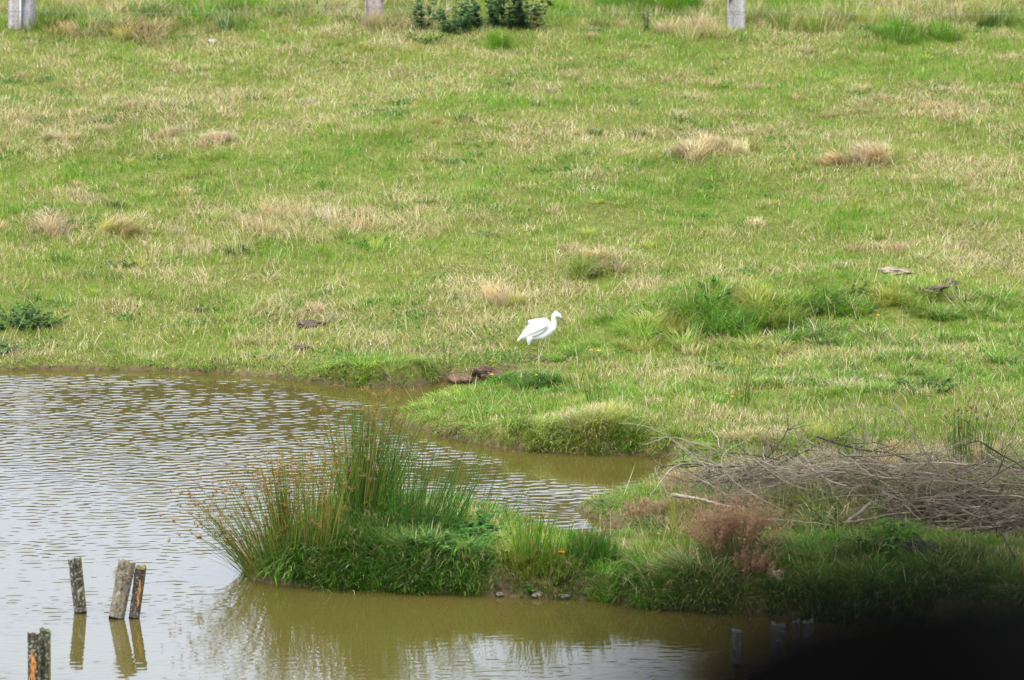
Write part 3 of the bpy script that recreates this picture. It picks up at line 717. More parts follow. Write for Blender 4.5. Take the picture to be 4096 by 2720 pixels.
# ------------------------------------------------------------------ flowers
def flower(u, v, H, r, col, label, name, cat, group):
    p = at(u, v); o = empty(name, p, label, cat, group)
    dx = random.uniform(-.02, .02); top = p + np.array([dx, 0, H])
    V, Q, T = tube([p - [0, 0, .01], (p + top) / 2 + [dx * .3, 0, 0], top], .0018, 4); mesh_obj('stem', V, Q, T, np.broadcast_to((.12, .17, .04), (len(V), 3)), M_leaf, o)
    a = Acc()
    for k in range(5):
        leaf(top, r, r * 1.1, k * 1.256 + random.random(), random.uniform(.2, .6), np.array(col) * random.uniform(.9, 1.05), a)
        leaf(top + [0, 0, .002], r * .7, r * .8, k * 1.256 + random.random(), 1.1, np.array(col), a)
    a.build('petals', M_leaf, parent=o)
YF = (.85, .62, .02)
for u, v, s in [(772,92,'left of a pair under the fence wire'),(783,100,'right of a pair under the fence wire'),(1276,1400,'alone on the far bank below the dark molehill'),(1958,1476,'above the dark clod by the inlet'),(1926,1510,'in front of the dark clod by the inlet'),
                (1975,1528,'right in front of the inlet mud'),(2148,1532,'on the dark tuft of the grassy spit'),(2368,1430,'left of two right of the egret'),(2386,1432,'right of two right of the egret'),(3518,1290,'high on the right bank'),
                (2914,1606,'left of two by the sparse rushes'),(2934,1618,'right of two by the sparse rushes'),(2630,2170,'by the muddy spit'),(2420,1052,'in the straw above the egret')]:
    flower(u, v, .07, .016, YF, 'small yellow buttercup ' + s, 'buttercup', 'flower', 'buttercups')
flower(2238, 2262, .10, .032, (.85, .42, .01), 'larger orange-yellow marigold on the island front', 'marigold', 'flower', 'island flowers')
flower(2170, 2252, .10, .022, (.7, .55, .6), 'pale pinkish white flower left of the orange one', 'clover_flower', 'flower', 'island flowers')
flower(2033, 2250, .09, .024, (.6, .6, .2), 'pale yellow flower at left on the island front', 'clover_flower', 'flower', 'island flowers')
for u, v, s in [(2538,1240,'by the tall tuft right of the egret'),(2503,1284,'just right of the beak of the egret'),(415,1310,'left of centre on the far bank'),(646,1320,'in the middle of the far bank'),(88,1250,'above the nettle patch'),
                (2568,1560,'on the slope by the sparse rushes'),(345,1300,'above the left part of the far shore'),(495,1360,'just above the far shore')]:
    flower(u, v, .05, .012, (.75, .75, .7), 'small white clover head ' + s, 'clover_flower', 'flower', 'white clover heads')

# ------------------------------------------------------------------ clods, stone, log
def lump(name, u, v, sx, sy, sz, cols, label, cat, group=None, seed=0, rough=.35, tilt=0, sink=.3):
    p = at(u, v); n1, n2 = 40, 24; V = []
    r_ = np.random.default_rng(seed); off = r_.random(3) * 50
    for i in range(n2 + 1):
        ph = math.pi * i / n2
        for j in range(n1):
            a = 2 * math.pi * j / n1
            dx, dy, dz = math.sin(ph) * math.cos(a), math.sin(ph) * math.sin(a), math.cos(ph)
            V.append((dx, dy, dz))
    V = np.array(V)
    nz = fbm(V[:, 0] * 2 + V[:, 2] * 1.3 + off[0], V[:, 1] * 2 + V[:, 2] * 1.1 + off[1], 1.0, seed, 4) + .5 * fbm(V[:, 0] * 9 + V[:, 2] * 5, V[:, 1] * 9 - V[:, 2] * 5 + off[2], 1.0, seed + 4, 2)
    s = 1 + rough * nz
    W = V * s[:, None] * np.array([sx, sy, sz])
    ct, st_ = math.cos(tilt), math.sin(tilt)
    W = np.stack([W[:, 0] * ct - W[:, 2] * st_, W[:, 1], W[:, 0] * st_ + W[:, 2] * ct], 1)
    W += p + np.array([0, 0, sz * (1 - sink) * .6])
    ii = np.arange((n2 + 1) * n1).reshape(n2 + 1, n1)
    Q = np.stack([ii[:-1], np.roll(ii[:-1], -1, 1), np.roll(ii[1:], -1, 1), ii[1:]], -1).reshape(-1, 4)
    c0, c1 = np.array(cols[0]), np.array(cols[1]); k = np.clip(.5 + nz, 0, 1)[:, None]
    return tag(mesh_obj(name, W, Q, None, c0 * (1 - k) + c1 * k, M_rock, origin=p, smooth=True), label, cat, group)
lump('earth_clod', 1845, 1527, .125, .12, .045, ((.10, .065, .045), (.22, .15, .09)), 'rounded turf-topped clod of mud at the head of the inlet', 'clod', 'mud clods', 3, .2)
lump('earth_clod', 1965, 1512, .13, .14, .050, ((.05, .032, .024), (.16, .105, .07)), 'ragged dark clod of mud right of the rounded one at the inlet', 'clod', 'mud clods', 4, .5, -.15)
lump('earth_clod', 1925, 1495, .10, .08, .045, ((.06, .04, .03), (.15, .10, .07)), 'small mud clod behind the ragged one at the inlet', 'clod', 'mud clods', 5, .5, .1)
lump('earth_clod', 3720, 1172, .15, .13, .042, ((.05, .035, .028), (.17, .12, .09)), 'big dark ragged clod lying on the right of the meadow', 'clod', 'mud clods', 6, .4, .22)
lump('earth_clod', 3795, 1146, .09, .09, .045, ((.045, .03, .025), (.14, .10, .08)), 'pointed dark clod touching the right end of the big one', 'clod', 'mud clods', 7, .45, -.05)
lump('dung_pat', 3585, 1090, .17, .14, .028, ((.16, .12, .08), (.36, .30, .22)), 'dry greyish dung pat on the right of the meadow', 'dung pat', None, 8, .45)
lump('molehill', 1240, 1303, .12, .12, .035, ((.045, .035, .03), (.12, .09, .07)), 'dark patch of turned earth left of the egret', 'molehill', 'turned earth', 9, .5)
lump('molehill', 1205, 1393, .08, .09, .022, ((.06, .045, .035), (.14, .10, .07)), 'small patch of turned earth below the dark one', 'molehill', 'turned earth', 10, .5)
lump('molehill', 800, 1243, .04, .05, .018, ((.06, .045, .03), (.16, .11, .07)), 'tiny tuft of bare earth in the left meadow', 'molehill', 'turned earth', 19, .5)
lump('stone', 850, 172, .055, .05, .03, ((.30, .26, .25), (.45, .40, .40)), 'small pale grey stone below the fence at upper left', 'stone', 'stones', 12, .3)
lump('stone', 3110, 2335, .062, .05, .062, ((.28, .23, .16), (.55, .49, .36)), 'pale angular stone on the shaded right bank', 'stone', 'stones', 13, .5, .4, .0)
lump('dead_log', 3690, 2210, .16, .08, .055, ((.012, .013, .016), (.05, .052, .06)), 'blackened log lying under the brushwood heap', 'log', None, 14, .4, -.15)
lump('stone', 2000, 2386, .03, .03, .018, ((.16, .12, .09), (.3, .25, .2)), 'brown stone at the foot of the island bank, leftmost of three', 'stone', 'bank stones', 15, .4)
lump('stone', 2150, 2391, .045, .03, .02, ((.16, .12, .09), (.3, .25, .2)), 'brown stone at the foot of the island bank, middle of three', 'stone', 'bank stones', 16, .4)
lump('stone', 2260, 2394, .035, .03, .018, ((.12, .10, .08), (.26, .22, .18)), 'brown stone at the foot of the island bank, rightmost of three', 'stone', 'bank stones', 17, .4)

# ------------------------------------------------------------------ brushwood heap
PALE = (.37, .31, .235); GREY = (.22, .18, .13); DKB = (.06, .045, .035)
def branch(pts, r0, r1, col, label, y0, y1):
    n = len(pts); ctrl = []
    for i, (u, v) in enumerate(pts):
        g_ = at(u, v); hgt = .21 + .03 * math.sin(i * 2.1)
        if g_[2] < .03: hgt = .30
        ctrl.append(at_y(u, v, g_[1] - hgt / .188))
    ctrl = np.array(ctrl); ctrl[:, 1] = .5 * ctrl[:, 1] + .5 * np.linspace(ctrl[0, 1], ctrl[-1, 1], n)
    ctrl = np.array([at_y(u, v, c_[1]) for (u, v), c_ in zip(pts, ctrl)])
    m = 7 * (n - 1) + 1; tt = np.linspace(0, n - 1, m)
    P = np.stack([np.interp(tt, range(n), ctrl[:, k]) for k in range(3)], 1)
    for _ in range(3): P[1:-1] = (P[:-2] + 2 * P[1:-1] + P[2:]) / 4
    P += rng.normal(0, .0022, P.shape)
    rad = np.linspace(r0, r1, m) * (1 + .12 * rng.normal(0, 1, m))
    V, Q, T = tube(P, rad, 8)
    c = np.array(col) * (1 + .3 * rng.normal(0, 1, (len(V), 1)).clip(-1, 1))
    return tag(mesh_obj('dead_branch', V, Q, T, c, M_twig, origin=P[0], smooth=True), label, 'branch', 'branches of the brushwood heap')
branch([(3290,1962),(3148,1889),(3034,1868),(2874,1803),(2702,1749),(2600,1752)], .014, .003, GREY, 'longest pale branch arching out left over the creek', 47.0, 47.2)
branch([(3285,1955),(3365,1911),(3435,1889),(3557,1894),(3700,1900)], .013, .006, PALE, 'pale branch rising right from the cut end in the middle of the heap', 47.0, 47.2)
branch([(3290,1965),(3180,1900),(3080,1850),(2960,1830)], .013, .006, PALE, 'bleached branch lying beside the longest one', 47.0, 47.0)
branch([(2960,2090),(3080,2075),(3200,2085),(3330,2100)], .006, .003, PALE, 'pale thin branch low at the front of the heap above the green bank', 46.3, 46.2)
branch([(3480,1890),(3560,1930),(3600,2000),(3680,2080)], .006, .004, GREY, 'grey crooked branch down the middle of the heap', 46.6, 46.2)
branch([(3900,1900),(3930,2000),(3990,2110),(4060,2230)], .007, .004, DKB, 'dark stem sloping down at the right end of the heap', 46.4, 45.6)
branch([(3036,1876),(3110,1911),(3180,1940)], .014, .012, DKB, 'short black branch under the longest pale one', 46.95, 46.95)
branch([(2690,1981),(2791,1993),(2868,2017),(2940,2030)], .015, .009, PALE, 'stout broken branch poking out left at the foot of the heap', 46.6, 46.8)
branch([(3378,2092),(3429,2060),(3482,2012)], .014, .016, GREY, 'short thick arm of the fork pointing up right', 46.2, 46.3)
branch([(3378,2092),(3461,2080),(3556,2058),(3640,2050)], .012, .007, GREY, 'long thin arm of the fork lying to the right', 46.2, 46.5)
branch([(3767,1924),(3754,1975),(3716,2039),(3730,2096)], .007, .008, DKB, 'dark crooked upright branch on the right of the heap', 46.2, 46.3)
branch([(3314,1960),(3556,1950),(3750,1947),(3840,1955)], .010, .005, PALE, 'straight pale branch lying along the top right of the heap', 46.9, 46.8)
branch([(3824,1886),(3832,1920),(3830,1965)], .006, .009, DKB, 'short dark upright stub at the upper right of the heap', 46.9, 46.9)
branch([(4035,1918),(4010,1950),(3990,1985)], .010, .012, DKB, 'dark stub slanting at the far right of the heap', 46.7, 46.7)
branch([(3850,2040),(3914,2072),(4000,2052),(4100,2000)], .009, .006, GREY, 'curved grey branch at the right edge of the heap', 46.4, 46.6)
branch([(2836,1714),(2868,1745),(2878,1790)], .003, .005, PALE, 'thin hooked twig standing above the left of the heap', 47.2, 47.2)
branch([(2600,1980),(2700,1852),(2860,1856),(3000,1862)], .003, .006, PALE, 'thin low twig drooping left over the creek', 46.9, 47.0)
branch([(3760,2215),(3640,2120),(3560,2000),(3500,1930)], .006, .005, DKB, 'long dark stem crossing the front of the heap', 46.0, 46.6)
tw = Acc()
BK = [PALE, GREY, (.27, .225, .165), (.12, .10, .075), (.20, .165, .12), (.06, .05, .04)]
def heap_y(X): return 47.1 - .45 * (X - 1.15) - .55 * float(sstep(np.array(X), 1.4, 3.0))
def curve(p, d, L, wob, n):
    P = [np.array(p, float)]; d = np.array(d, float)
    for _ in range(n):
        d = d + np.array([random.gauss(0, wob), random.gauss(0, wob), random.gauss(-.02, wob * .8)]); d /= np.linalg.norm(d)
        P.append(P[-1] + d * L / n)
    P = np.array(P); fl = np.maximum(zt(P[:, 0], P[:, 1]), 0) + .01
    P[:, 2] = np.maximum(P[:, 2], fl); return P
def twig(p, d, L, r, c, lvl):
    P = curve(p, d, L, .22 if lvl else .12, 5 if lvl else 8)
    V, Q, T = tube(P, np.linspace(r, r * .4, len(P)), 4 if r < .004 else 6, False); tw.add(V, Q, T, np.array(c) * random.uniform(.75, 1.2))
    if lvl >= 2: return
    m = random.randint(8, 15) if lvl == 0 else random.randint(0, 4)
    for _ in range(m):
        k = random.randint(1, len(P) - 1); dd = P[k] - P[k - 1]; dd /= np.linalg.norm(dd) + 1e-9
        sd_ = np.array([random.gauss(0, 1), random.gauss(0, .7), random.gauss(.3, .9)]); sd_ /= np.linalg.norm(sd_)
        twig(P[k], dd * random.uniform(.5, 1) + sd_ * random.uniform(.3, .9), L * random.uniform(.18, .45), max(.0011, r * random.uniform(.3, .5)), c, lvl + 1)
for i in range(350):
    fx = random.random()**.7 if i < 250 else random.uniform(.08, .6); X = 1.4 + 3.8 * fx; Y = heap_y(X) + random.gauss(-.12, .40)
    hh_ = (.05 + .40 * math.sin(min(1, fx * 1.1 + .15) * math.pi * .62)) * math.exp(-((Y - heap_y(X)) / .65)**2)
    Z = max(0, float(zt(X, Y))) + .03 + hh_ * random.random()
    sgn = -1 if random.random() < .68 else 1
    c = random.choice(BK[:3]) if random.random() < .6 else random.choice(BK)
    L = random.uniform(.45, 1.15); r0 = random.uniform(.0035, .0105)
    dd = np.array([sgn, random.gauss(.1 * -sgn, .38), random.gauss(.10, .27)])
    twig(np.array([X, Y, Z]) - dd * L * .45, dd, L, r0, c, 0)
for i in range(600):
    fx = random.random()**.7; X = 1.3 + 3.9 * fx; Y = heap_y(X) + random.gauss(-.1, .42)
    Z = max(0, float(zt(X, Y))) + .02 + .22 * random.random() * math.exp(-((Y - heap_y(X)) / .6)**2)
    a = random.uniform(0, 6.28); twig((X, Y, Z), (math.cos(a) * 1.6, math.sin(a), random.gauss(.03, .25)), random.uniform(.12, .45), random.uniform(.0013, .003), random.choice(BK), 1)
tag(tw.build('brushwood', M_twig), 'tangled heap of thin dead twigs by the creek', 'brushwood', None, 'stuff')

# ------------------------------------------------------------------ timber posts in the water
def wpost(top, bot, rt, rb, label, group, scar=None, base=(.15, .125, .085), moss=.5, zb=-.3, lichen=.5, seed=0, square=0, name='timber_post', wet=True, mat=None, capcol=(.2, .18, .12)):
    """top, bot: photo pixels of the centre line (bot where it meets the water)"""
    bx, by = at_z(bot[0], bot[1], 0.0)
    pb = np.array([bx, by, 0.]); pt = at_y(top[0], top[1], by)
    ax = (pt - pb) / np.linalg.norm(pt - pb); Lh = np.linalg.norm(pt - pb)
    n1, n2 = 44, 60; V = []; C = []
    e1 = np.cross(ax, [0, 1, 0]); e1 /= np.linalg.norm(e1); e2 = np.cross(ax, e1)
    sc_ = by / F / math.cos(PITCH)
    r0, r1 = rb * sc_, rt * sc_
    rn = np.random.default_rng(seed); lw = rn.random(4) * 6
    hs = np.concatenate([[zb], np.linspace(-.02, Lh, n2)])
    for i, h in enumerate(hs):
        f = max(0, h / Lh); r = r0 + (r1 - r0) * f
        for j in range(n1):
            a = 2 * math.pi * j / n1
            q = 1 + .05 * math.sin(2 * a + lw[0]) + .035 * math.sin(3 * a + lw[1] + f * 2) + .03 * math.sin(7 * a + lw[2]) + .02 * (TAB[(i // 3 + seed * 5) % 256, (j + seed) % 256] - .5)
            if square: q *= 1 / max(abs(math.cos(a)), abs(math.sin(a)))**.75 * .9
            hh_ = h
            if i == len(hs) - 1: hh_ = h + .012 * math.sin(a + lw[3]) + .006 * math.sin(5 * a)
            V.append(pb + ax * hh_ + (e1 * math.cos(a) + e2 * math.sin(a)) * r * q)
            nrm_x = (e1 * math.cos(a) + e2 * math.sin(a))[0]
            st_ = float(vnoise(j * .9 + seed * 7, i * .12)); sp = float(vnoise(j * .55 + seed * 3, i * .55 + 40))
            c = np.array(base) * (.55 + .9 * st_)
            mo = moss * sstep(np.array(nrm_x + .35 * (sp - .5)), .55, .95)
            c = c * (1 - mo) + np.array([.17, .19, .03]) * mo
            if lichen and sp > .86 - .14 * lichen: c = c * .35 + np.array([.42, .42, .36]) * .65
            if sp < .12: c = c * .4
            if wet and h < .012: c = np.array([.008, .008, .010])
            elif wet and h < .05: c = c * .8 + np.array([.04, .035, .03])
            C.append(c)
    # cap: sunk cut end
    tc_ = pb + ax * (Lh - .004)
    last = len(V) - n1
    ring2 = [tc_ + (V[last + j] - tc_) * .72 + ax * .002 for j in range(n1)]; V += ring2; C += [np.array(capcol) * random.uniform(.7, 1.2) for _ in range(n1)]
    V.append(tc_ - ax * .002); C.append(np.array(capcol) * .5)
    ii = np.arange((len(hs) + 1) * n1).reshape(len(hs) + 1, n1)
    Q = np.stack([ii[:-1], np.roll(ii[:-1], -1, 1), np.roll(ii[1:], -1, 1), ii[1:]], -1).reshape(-1, 4)
    T = [(ii[-1][j], ii[-1][(j + 1) % n1], len(V) - 1) for j in range(n1)]
    V = np.array(V); C = np.clip(np.array(C), .005, 1)
    if scar:
        (sa, h0, h1, wd) = scar
        rel = V - pb; h = rel @ ax; ang = np.arctan2(rel @ e2, rel @ e1)
        mid = (h0 + h1) / 2; hw = (h1 - h0) / 2
    o = mesh_obj(name, V, Q, T, C, mat or M_wood, origin=pb, smooth=False)
    tag(o, label, 'post', group)
    if scar:
        # bare orange wood where the bark has come away
        S = []; SC = []; m1, m2 = 9, 26
        for i in range(m2):
            f = i / (m2 - 1); h = h0 + (h1 - h0) * f; r = r0 + (r1 - r0) * max(0, h / Lh)
            ww = wd * (math.sin(math.pi * min(1, f * 1.02 + .0))**.5 + .05) * (.75 + .5 * float(vnoise(i * .6, seed * 3.3)))
            for j in range(m1):
                a = sa + ww * (j / (m1 - 1) - .5) * 2 + .12 * math.sin(i * .5)
                q = 1 + .05 * math.sin(2 * a + lw[0]) + .035 * math.sin(3 * a + lw[1] + f * 2) + .03 * math.sin(7 * a + lw[2])
                bul = .0035 if 0 < j < m1 - 1 else -.004
                S.append(pb + ax * h + (e1 * math.cos(a) + e2 * math.sin(a)) * (r * q + bul))
                k_ = float(vnoise(j * .8 + 5, i * .5 + seed))
                SC.append(np.array([.50, .22, .07]) * (.5 + .9 * k_) if k_ > .25 else np.array([.16, .06, .02]))
        ii = np.arange(m1 * m2).reshape(m2, m1)
        Q = np.stack([ii[:-1, :-1], ii[:-1, 1:], ii[1:, 1:], ii[1:, :-1]], -1).reshape(-1, 4)
        mesh_obj('bare_wood', np.array(S), Q, None, np.array(SC), M_wood, parent=o, smooth=True)
    return o
front = -math.pi / 2
G1 = 'timber posts standing in the pond'
# e1 points along +-x, e2 towards or away from the viewer; find the angle facing the camera
_e1 = np.cross([0, 0, 1.], [0, 1, 0]); _e2 = np.cross([0, 0, 1.], _e1)
CAMANG = math.atan2(np.dot([0, -1, 0], _e2), np.dot([0, -1, 0], _e1))
RX = math.atan2(np.dot([1, 0, 0], _e2), np.dot([1, 0, 0], _e1))
def ang(fx):  # fx -1 left .. 1 right on the visible side
    v_ = np.array([math.sin(fx * 1.3), -math.cos(fx * 1.3), 0]); return math.atan2(v_ @ _e2, v_ @ _e1)
wpost((300,2235),(322,2450), 27, 25, 'dark mossy-edged post standing alone in the pond, leaning left', G1, seed=1, moss=.9, lichen=.8, base=(.085,.075,.058))
o = wpost((508,2243),(466,2473), 33, 30, 'thickest pale grey post in the pond, leaning right with frayed twine', G1, seed=2, moss=.25, lichen=.3, base=(.22,.185,.135), capcol=(.26,.24,.18))
tn = Acc()
pb = np.array(o.location); tp = at_y(508, 2243, pb[1]); axx = (tp - pb)
for i in range(26):
    f = random.uniform(.72, .86); a0 = random.uniform(0, 6.28)
    c = pb + axx * f; rr = .064
    P = [c + np.array([math.cos(a0 + s) * rr, math.sin(a0 + s) * rr, random.uniform(-.012, .012) - .02 * s]) for s in np.linspace(0, random.uniform(.6, 2.2), 7)]
    V, Q, T = tube(P, .0016, 4, False); tn.add(V, Q, T, np.array([.42, .36, .24]) * random.uniform(.6, 1.1))
for i in range(22):
    c = pb + axx * random.uniform(.78, .95) + np.array([-.055, -.02, 0]); dv = np.array([random.uniform(-.05, -.01), random.uniform(-.02, .02), random.uniform(-.06, .04)])
    V, Q, T = tube([c, c + dv * .6, c + dv + [0, 0, -.012]], .0012, 4, False); tn.add(V, Q, T, np.array([.36, .32, .22]) * random.uniform(.6, 1.1))
tn.build('twine', M_twig, parent=o)
wpost((563,2270),(537,2472), 22, 21, 'slim dark post behind the thick grey one, with an orange stripe of bare wood', G1, scar=(ang(.25), .09, .30, .26), seed=3, moss=.15, lichen=.15, base=(.075,.06,.045), capcol=(.17,.17,.05))
wpost((135,2533),(137,2748), 26, 26, 'dark post with large orange bare patch, left one of a touching pair', G1, scar=(ang(-.05), -.0, .27, .42), seed=4, moss=.3, lichen=.7, base=(.07,.06,.045), capcol=(.30,.24,.17))
wpost((181,2519),(180,2735), 23.5, 23.5, 'mossy green-edged post, right one of a touching pair at the bottom left', G1, scar=(ang(-.9), -.0, .12, .3), seed=5, moss=1, lichen=.7, base=(.085,.085,.05), capcol=(.12,.13,.07))
G2 = 'grey split posts in the shaded water'
SLV = (.13, .13, .138)
wpost((2944,2522),(2948,2660), 21, 22, 'leftmost slim grey post in the shaded water at the lower right', G2, seed=6, moss=0, lichen=.2, base=SLV, square=1, capcol=(.16,.16,.16))
wpost((3112,2496),(3112,2665), 33, 34, 'broad grey split post second from the left in the shaded water', G2, seed=7, moss=0, lichen=.2, base=SLV, square=1, capcol=(.16,.16,.16))
wpost((3183,2484),(3186,2650), 17, 18, 'narrow grey post third from the left in the shaded water', G2, seed=8, moss=0, lichen=.2, base=SLV, square=1, capcol=(.16,.16,.16))
wpost((3232,2484),(3234,2652), 27, 28, 'rightmost grey post in the shaded water, touching the narrow one', G2, seed=9, moss=0, lichen=.4, base=SLV, square=1, capcol=(.16,.16,.16))

# ------------------------------------------------------------------ wire fence at the top of the meadow
FB = [(-1400,100),(86,112),(1499,92),(2945,112),(4380,110)]
fpos = [at(u, max(v, 0)) for u, v in FB]
fo = empty('wire_fence', fpos[2], 'low wire fence on grey weathered posts along the top of the meadow', 'fence')
def fpost(p, w_, h, seed, lean=0, dx=0, col=(.36, .32, .30), label=None):
    V = []; C = []; n1 = 32; hs = np.linspace(-.15, h, 34)
    for i, hz in enumerate(hs):
        for j in range(n1):
            a = 2 * math.pi * j / n1
            r = w_ / 2 / max(abs(math.cos(a)), abs(math.sin(a)))**.8 * (1 + .05 * math.sin(5 * a + seed) + .03 * (TAB[(i // 4 + seed) % 256, j] - .5))
            V.append([p[0] + dx + math.cos(a) * r + lean * hz, p[1] + math.sin(a) * r * .8, p[2] + hz])
            g_ = vnoise(j * 1.1 + seed * 9, i * .08); c = np.array(col) * (.6 + .8 * float(g_))
            if g_ < .16: c = c * .35
            C.append(c)
    V.append([p[0] + dx + lean * h, p[1], p[2] + h + .01]); C.append(np.array(col))
    ii = np.arange(len(hs) * n1).reshape(len(hs), n1)
    Q = np.stack([ii[:-1], np.roll(ii[:-1], -1, 1), np.roll(ii[1:], -1, 1), ii[1:]], -1).reshape(-1, 4)
    T = [(ii[-1][j], ii[-1][(j + 1) % n1], len(V) - 1) for j in range(n1)]
    ob = mesh_obj('post', np.array(V), Q, T, np.array(C), M_wood, parent=fo)
    if label: ob['label'] = label
fpost(fpos[0], .20, 1.25, 1)
fpost(fpos[1], .15, 1.25, 2, .03, -.075, (.40, .36, .36), 'left half of the double fence post')
fpost(fpos[1], .14, 1.2, 3, .05, .075, (.30, .28, .30), 'right half of the double fence post')
V, Q, T = tube([fpos[1] + [-.005, -.085, .0], fpos[1] + [-.004, -.085, .16], fpos[1] + [0, -.085, .42]], [.014, .012, .008], 6)
mesh_obj('white_strip', V, Q, T, np.broadcast_to((.8, .8, .82), (len(V), 3)), M_leaf, fo)
fpost(fpos[2], .205, 1.25, 5, -.01, 0, (.38, .31, .28), 'middle fence post, reddish on its right side')
fpost(fpos[3], .195, 1.25, 6, .01, 0, (.38, .35, .34), 'right fence post')
fpost(fpos[4], .20, 1.25, 7)
for hgt in (.17, .55, .95):
    for a_, b_ in zip(fpos[:-1], fpos[1:]):
        P = [a_ * (1 - t_) + b_ * t_ + np.array([0, -.10, hgt + .03 - .05 * math.sin(math.pi * t_)]) for t_ in np.linspace(0, 1, 14)]
        V, Q, T = tube(P, .0026, 5); mesh_obj('wire', V, Q, T, np.broadcast_to((.20, .25, .22), (len(V), 3)), M_twig, fo)

# ------------------------------------------------------------------ egret
def egret():
    p = at(2124, 1446); k = p[1] / F / 5.6
    def W(cx, cz, y=0): return np.array([(cx - 700) * k, y, (1388 - cz) * k * 1.012])
    Vs, Fs = [], []; cnt = 0
    import bmesh
    bm = bmesh.new()
    bmesh.ops.create_icosphere(bm, subdivisions=3, radius=1)
    SV = np.array([v.co[:] for v in bm.verts]); SF = np.array([[v.index for v in f.verts] for f in bm.faces]); bm.free()
    def chain(pts, sy=1.0, step=.35):
        nonlocal cnt
        for (a, b_) in zip(pts[:-1], pts[1:]):
            A_, ra = W(*a[:2], a[3] if len(a) > 3 else 0), a[2] * k; B_, rb = W(*b_[:2], b_[3] if len(b_) > 3 else 0), b_[2] * k
            m = max(2, int(np.linalg.norm(B_ - A_) / (min(ra, rb) * step + 1e-4)) + 1); m = min(m, 40)
            for i in range(m + 1):
                t_ = i / m; c = A_ * (1 - t_) + B_ * t_; r = ra * (1 - t_) + rb * t_
                Vs.append(SV * np.array([r, r * sy, r]) + c); Fs.append(SF + cnt); cnt += len(SV)
    # trunk, back and folded wing masses
    chain([(440,885,30),(560,790,80),(700,680,130),(850,590,168),(985,555,158),(1075,600,118),(1140,625,88)], .60)
    chain([(470,880,25),(640,850,62),(800,812,98),(950,790,108),(1090,712,100),(1180,640,88)], .80)
    chain([(1130,665,84),(1192,618,86),(1222,550,68),(1218,475,60),(1212,405,54),(1232,350,54),(1278,328,60),(1328,350,54),(1366,392,34)], .78)
    chain([(1265,300,46),(1272,268,28),(1280,244,10)], .6)            # raised crest
    chain([(1240,330,40),(1235,285,14),(1228,268,5)], .5)
    for q in ((628,452),(622,492),(618,522),(640,470)):               # loose plumes of the back
        chain([(800,480,60),(720,475,30),(q[0],q[1],5)], .5)
    chain([(430,890,28),(405,920,20),(398,938,8)], 1.2)
    chain([(480,880,22),(430,925,10)], 1.5)
    chain([(1375,402,27),(1420,458,18),(1470,535,10),(1494,572,5)], .8)             # bill
    # thighs, shanks, toes
    chain([(670,860,70,-.028),(655,930,46,-.030),(648,990,24,-.030)], .9)
    chain([(648,985,17,-.030),(648,1030,15,-.030),(652,1080,17,-.030),(668,1200,16,-.030),(684,1330,16,-.030),(690,1372,14,-.030)], 1)
    chain([(820,900,60,.030),(835,950,28,.032)], .9)
    chain([(875,900,22,.030),(858,960,15,.035),(838,1050,15,.04),(852,1140,15,.042),(885,1260,15,.045),(895,1330,14,.045)], 1)
    for (bx_, bz_, by_) in ((690,1375,-.030),(895,1335,.045)):
        for (dx_, dy_) in ((60,-.02),(75,.015),(30,-.05),(-45,.01)):
            chain([(bx_,bz_,9,by_),(bx_+dx_*.5,bz_+2,7,by_+dy_*.5),(bx_+dx_,bz_+14,5,by_+dy_)], 1)
    V = np.concatenate(Vs); Fc = np.concatenate(Fs)
    o = mesh_obj('egret', V + p, None, Fc, None, None, origin=p)
    m = o.modifiers.new('r', 'REMESH'); m.mode = 'VOXEL'; m.voxel_size = .0021
    s = o.modifiers.new('s', 'SMOOTH'); s.factor = .5; s.iterations = 5
    dg = bpy.context.evaluated_depsgraph_get(); me = bpy.data.meshes.new_from_object(o.evaluated_get(dg))
    o.modifiers.clear(); old = o.data; o.data = me; me.name = 'egret'; bpy.data.meshes.remove(old)
    n = len(me.vertices); co = np.zeros(n * 3, np.float32); me.vertices.foreach_get('co', co); co = co.reshape(-1, 3)
    cx = co[:, 0] / k + 700; cz = 1388 - co[:, 2] / k / 1.012
    C = np.tile(np.array([.70, .70, .71]), (n, 1))
    bill = ((cx - 1365) * .62 + (cz - 392) * .78 > 12) & (cx > 1330) & (cz < 640)
    C[bill] = (.12, .13, .15)
    lore = (np.hypot((cx - 1335) / 34, (cz - 392) / 13) < 1)
    C[lore & ~bill] = (.30, .32, .30)
    leg = ((cz > 1005) & (cx < 760)) | ((cz > 965) & (cx >= 760)) | ((cx > 850) & (cz > 925) & (cx < 900))
    tt = np.clip((cz - 1000) / 330, 0, 1)[:, None]
    C[leg] = (np.array([.30, .20, .04]) * (1 - tt) + np.array([.13, .11, .09]) * tt)[leg]
    toes = cz > 1352; C[toes] = (.34, .27, .08)
    a = me.attributes.new('col', 'FLOAT_COLOR', 'POINT'); c4 = np.ones((n, 4), np.float32); c4[:, :3] = C; a.data.foreach_set('color', c4.ravel())
    me.materials.clear(); me.materials.append(M_feather)
    me.polygons.foreach_set('use_smooth', np.ones(len(me.polygons), bool)); me.update()
    tag(o, 'white egret with raised crest stalking to the right on the grassy bank', 'egret')
    # folded wing lying over the flank
    U = []; n1, n2 = 26, 15
    top = [(1040,470),(960,430),(850,450),(740,500),(640,600),(560,700),(480,800),(410,900)]
    bot = [(1050,620),(985,700),(900,765),(790,815),(690,840),(590,858),(500,870),(412,915)]
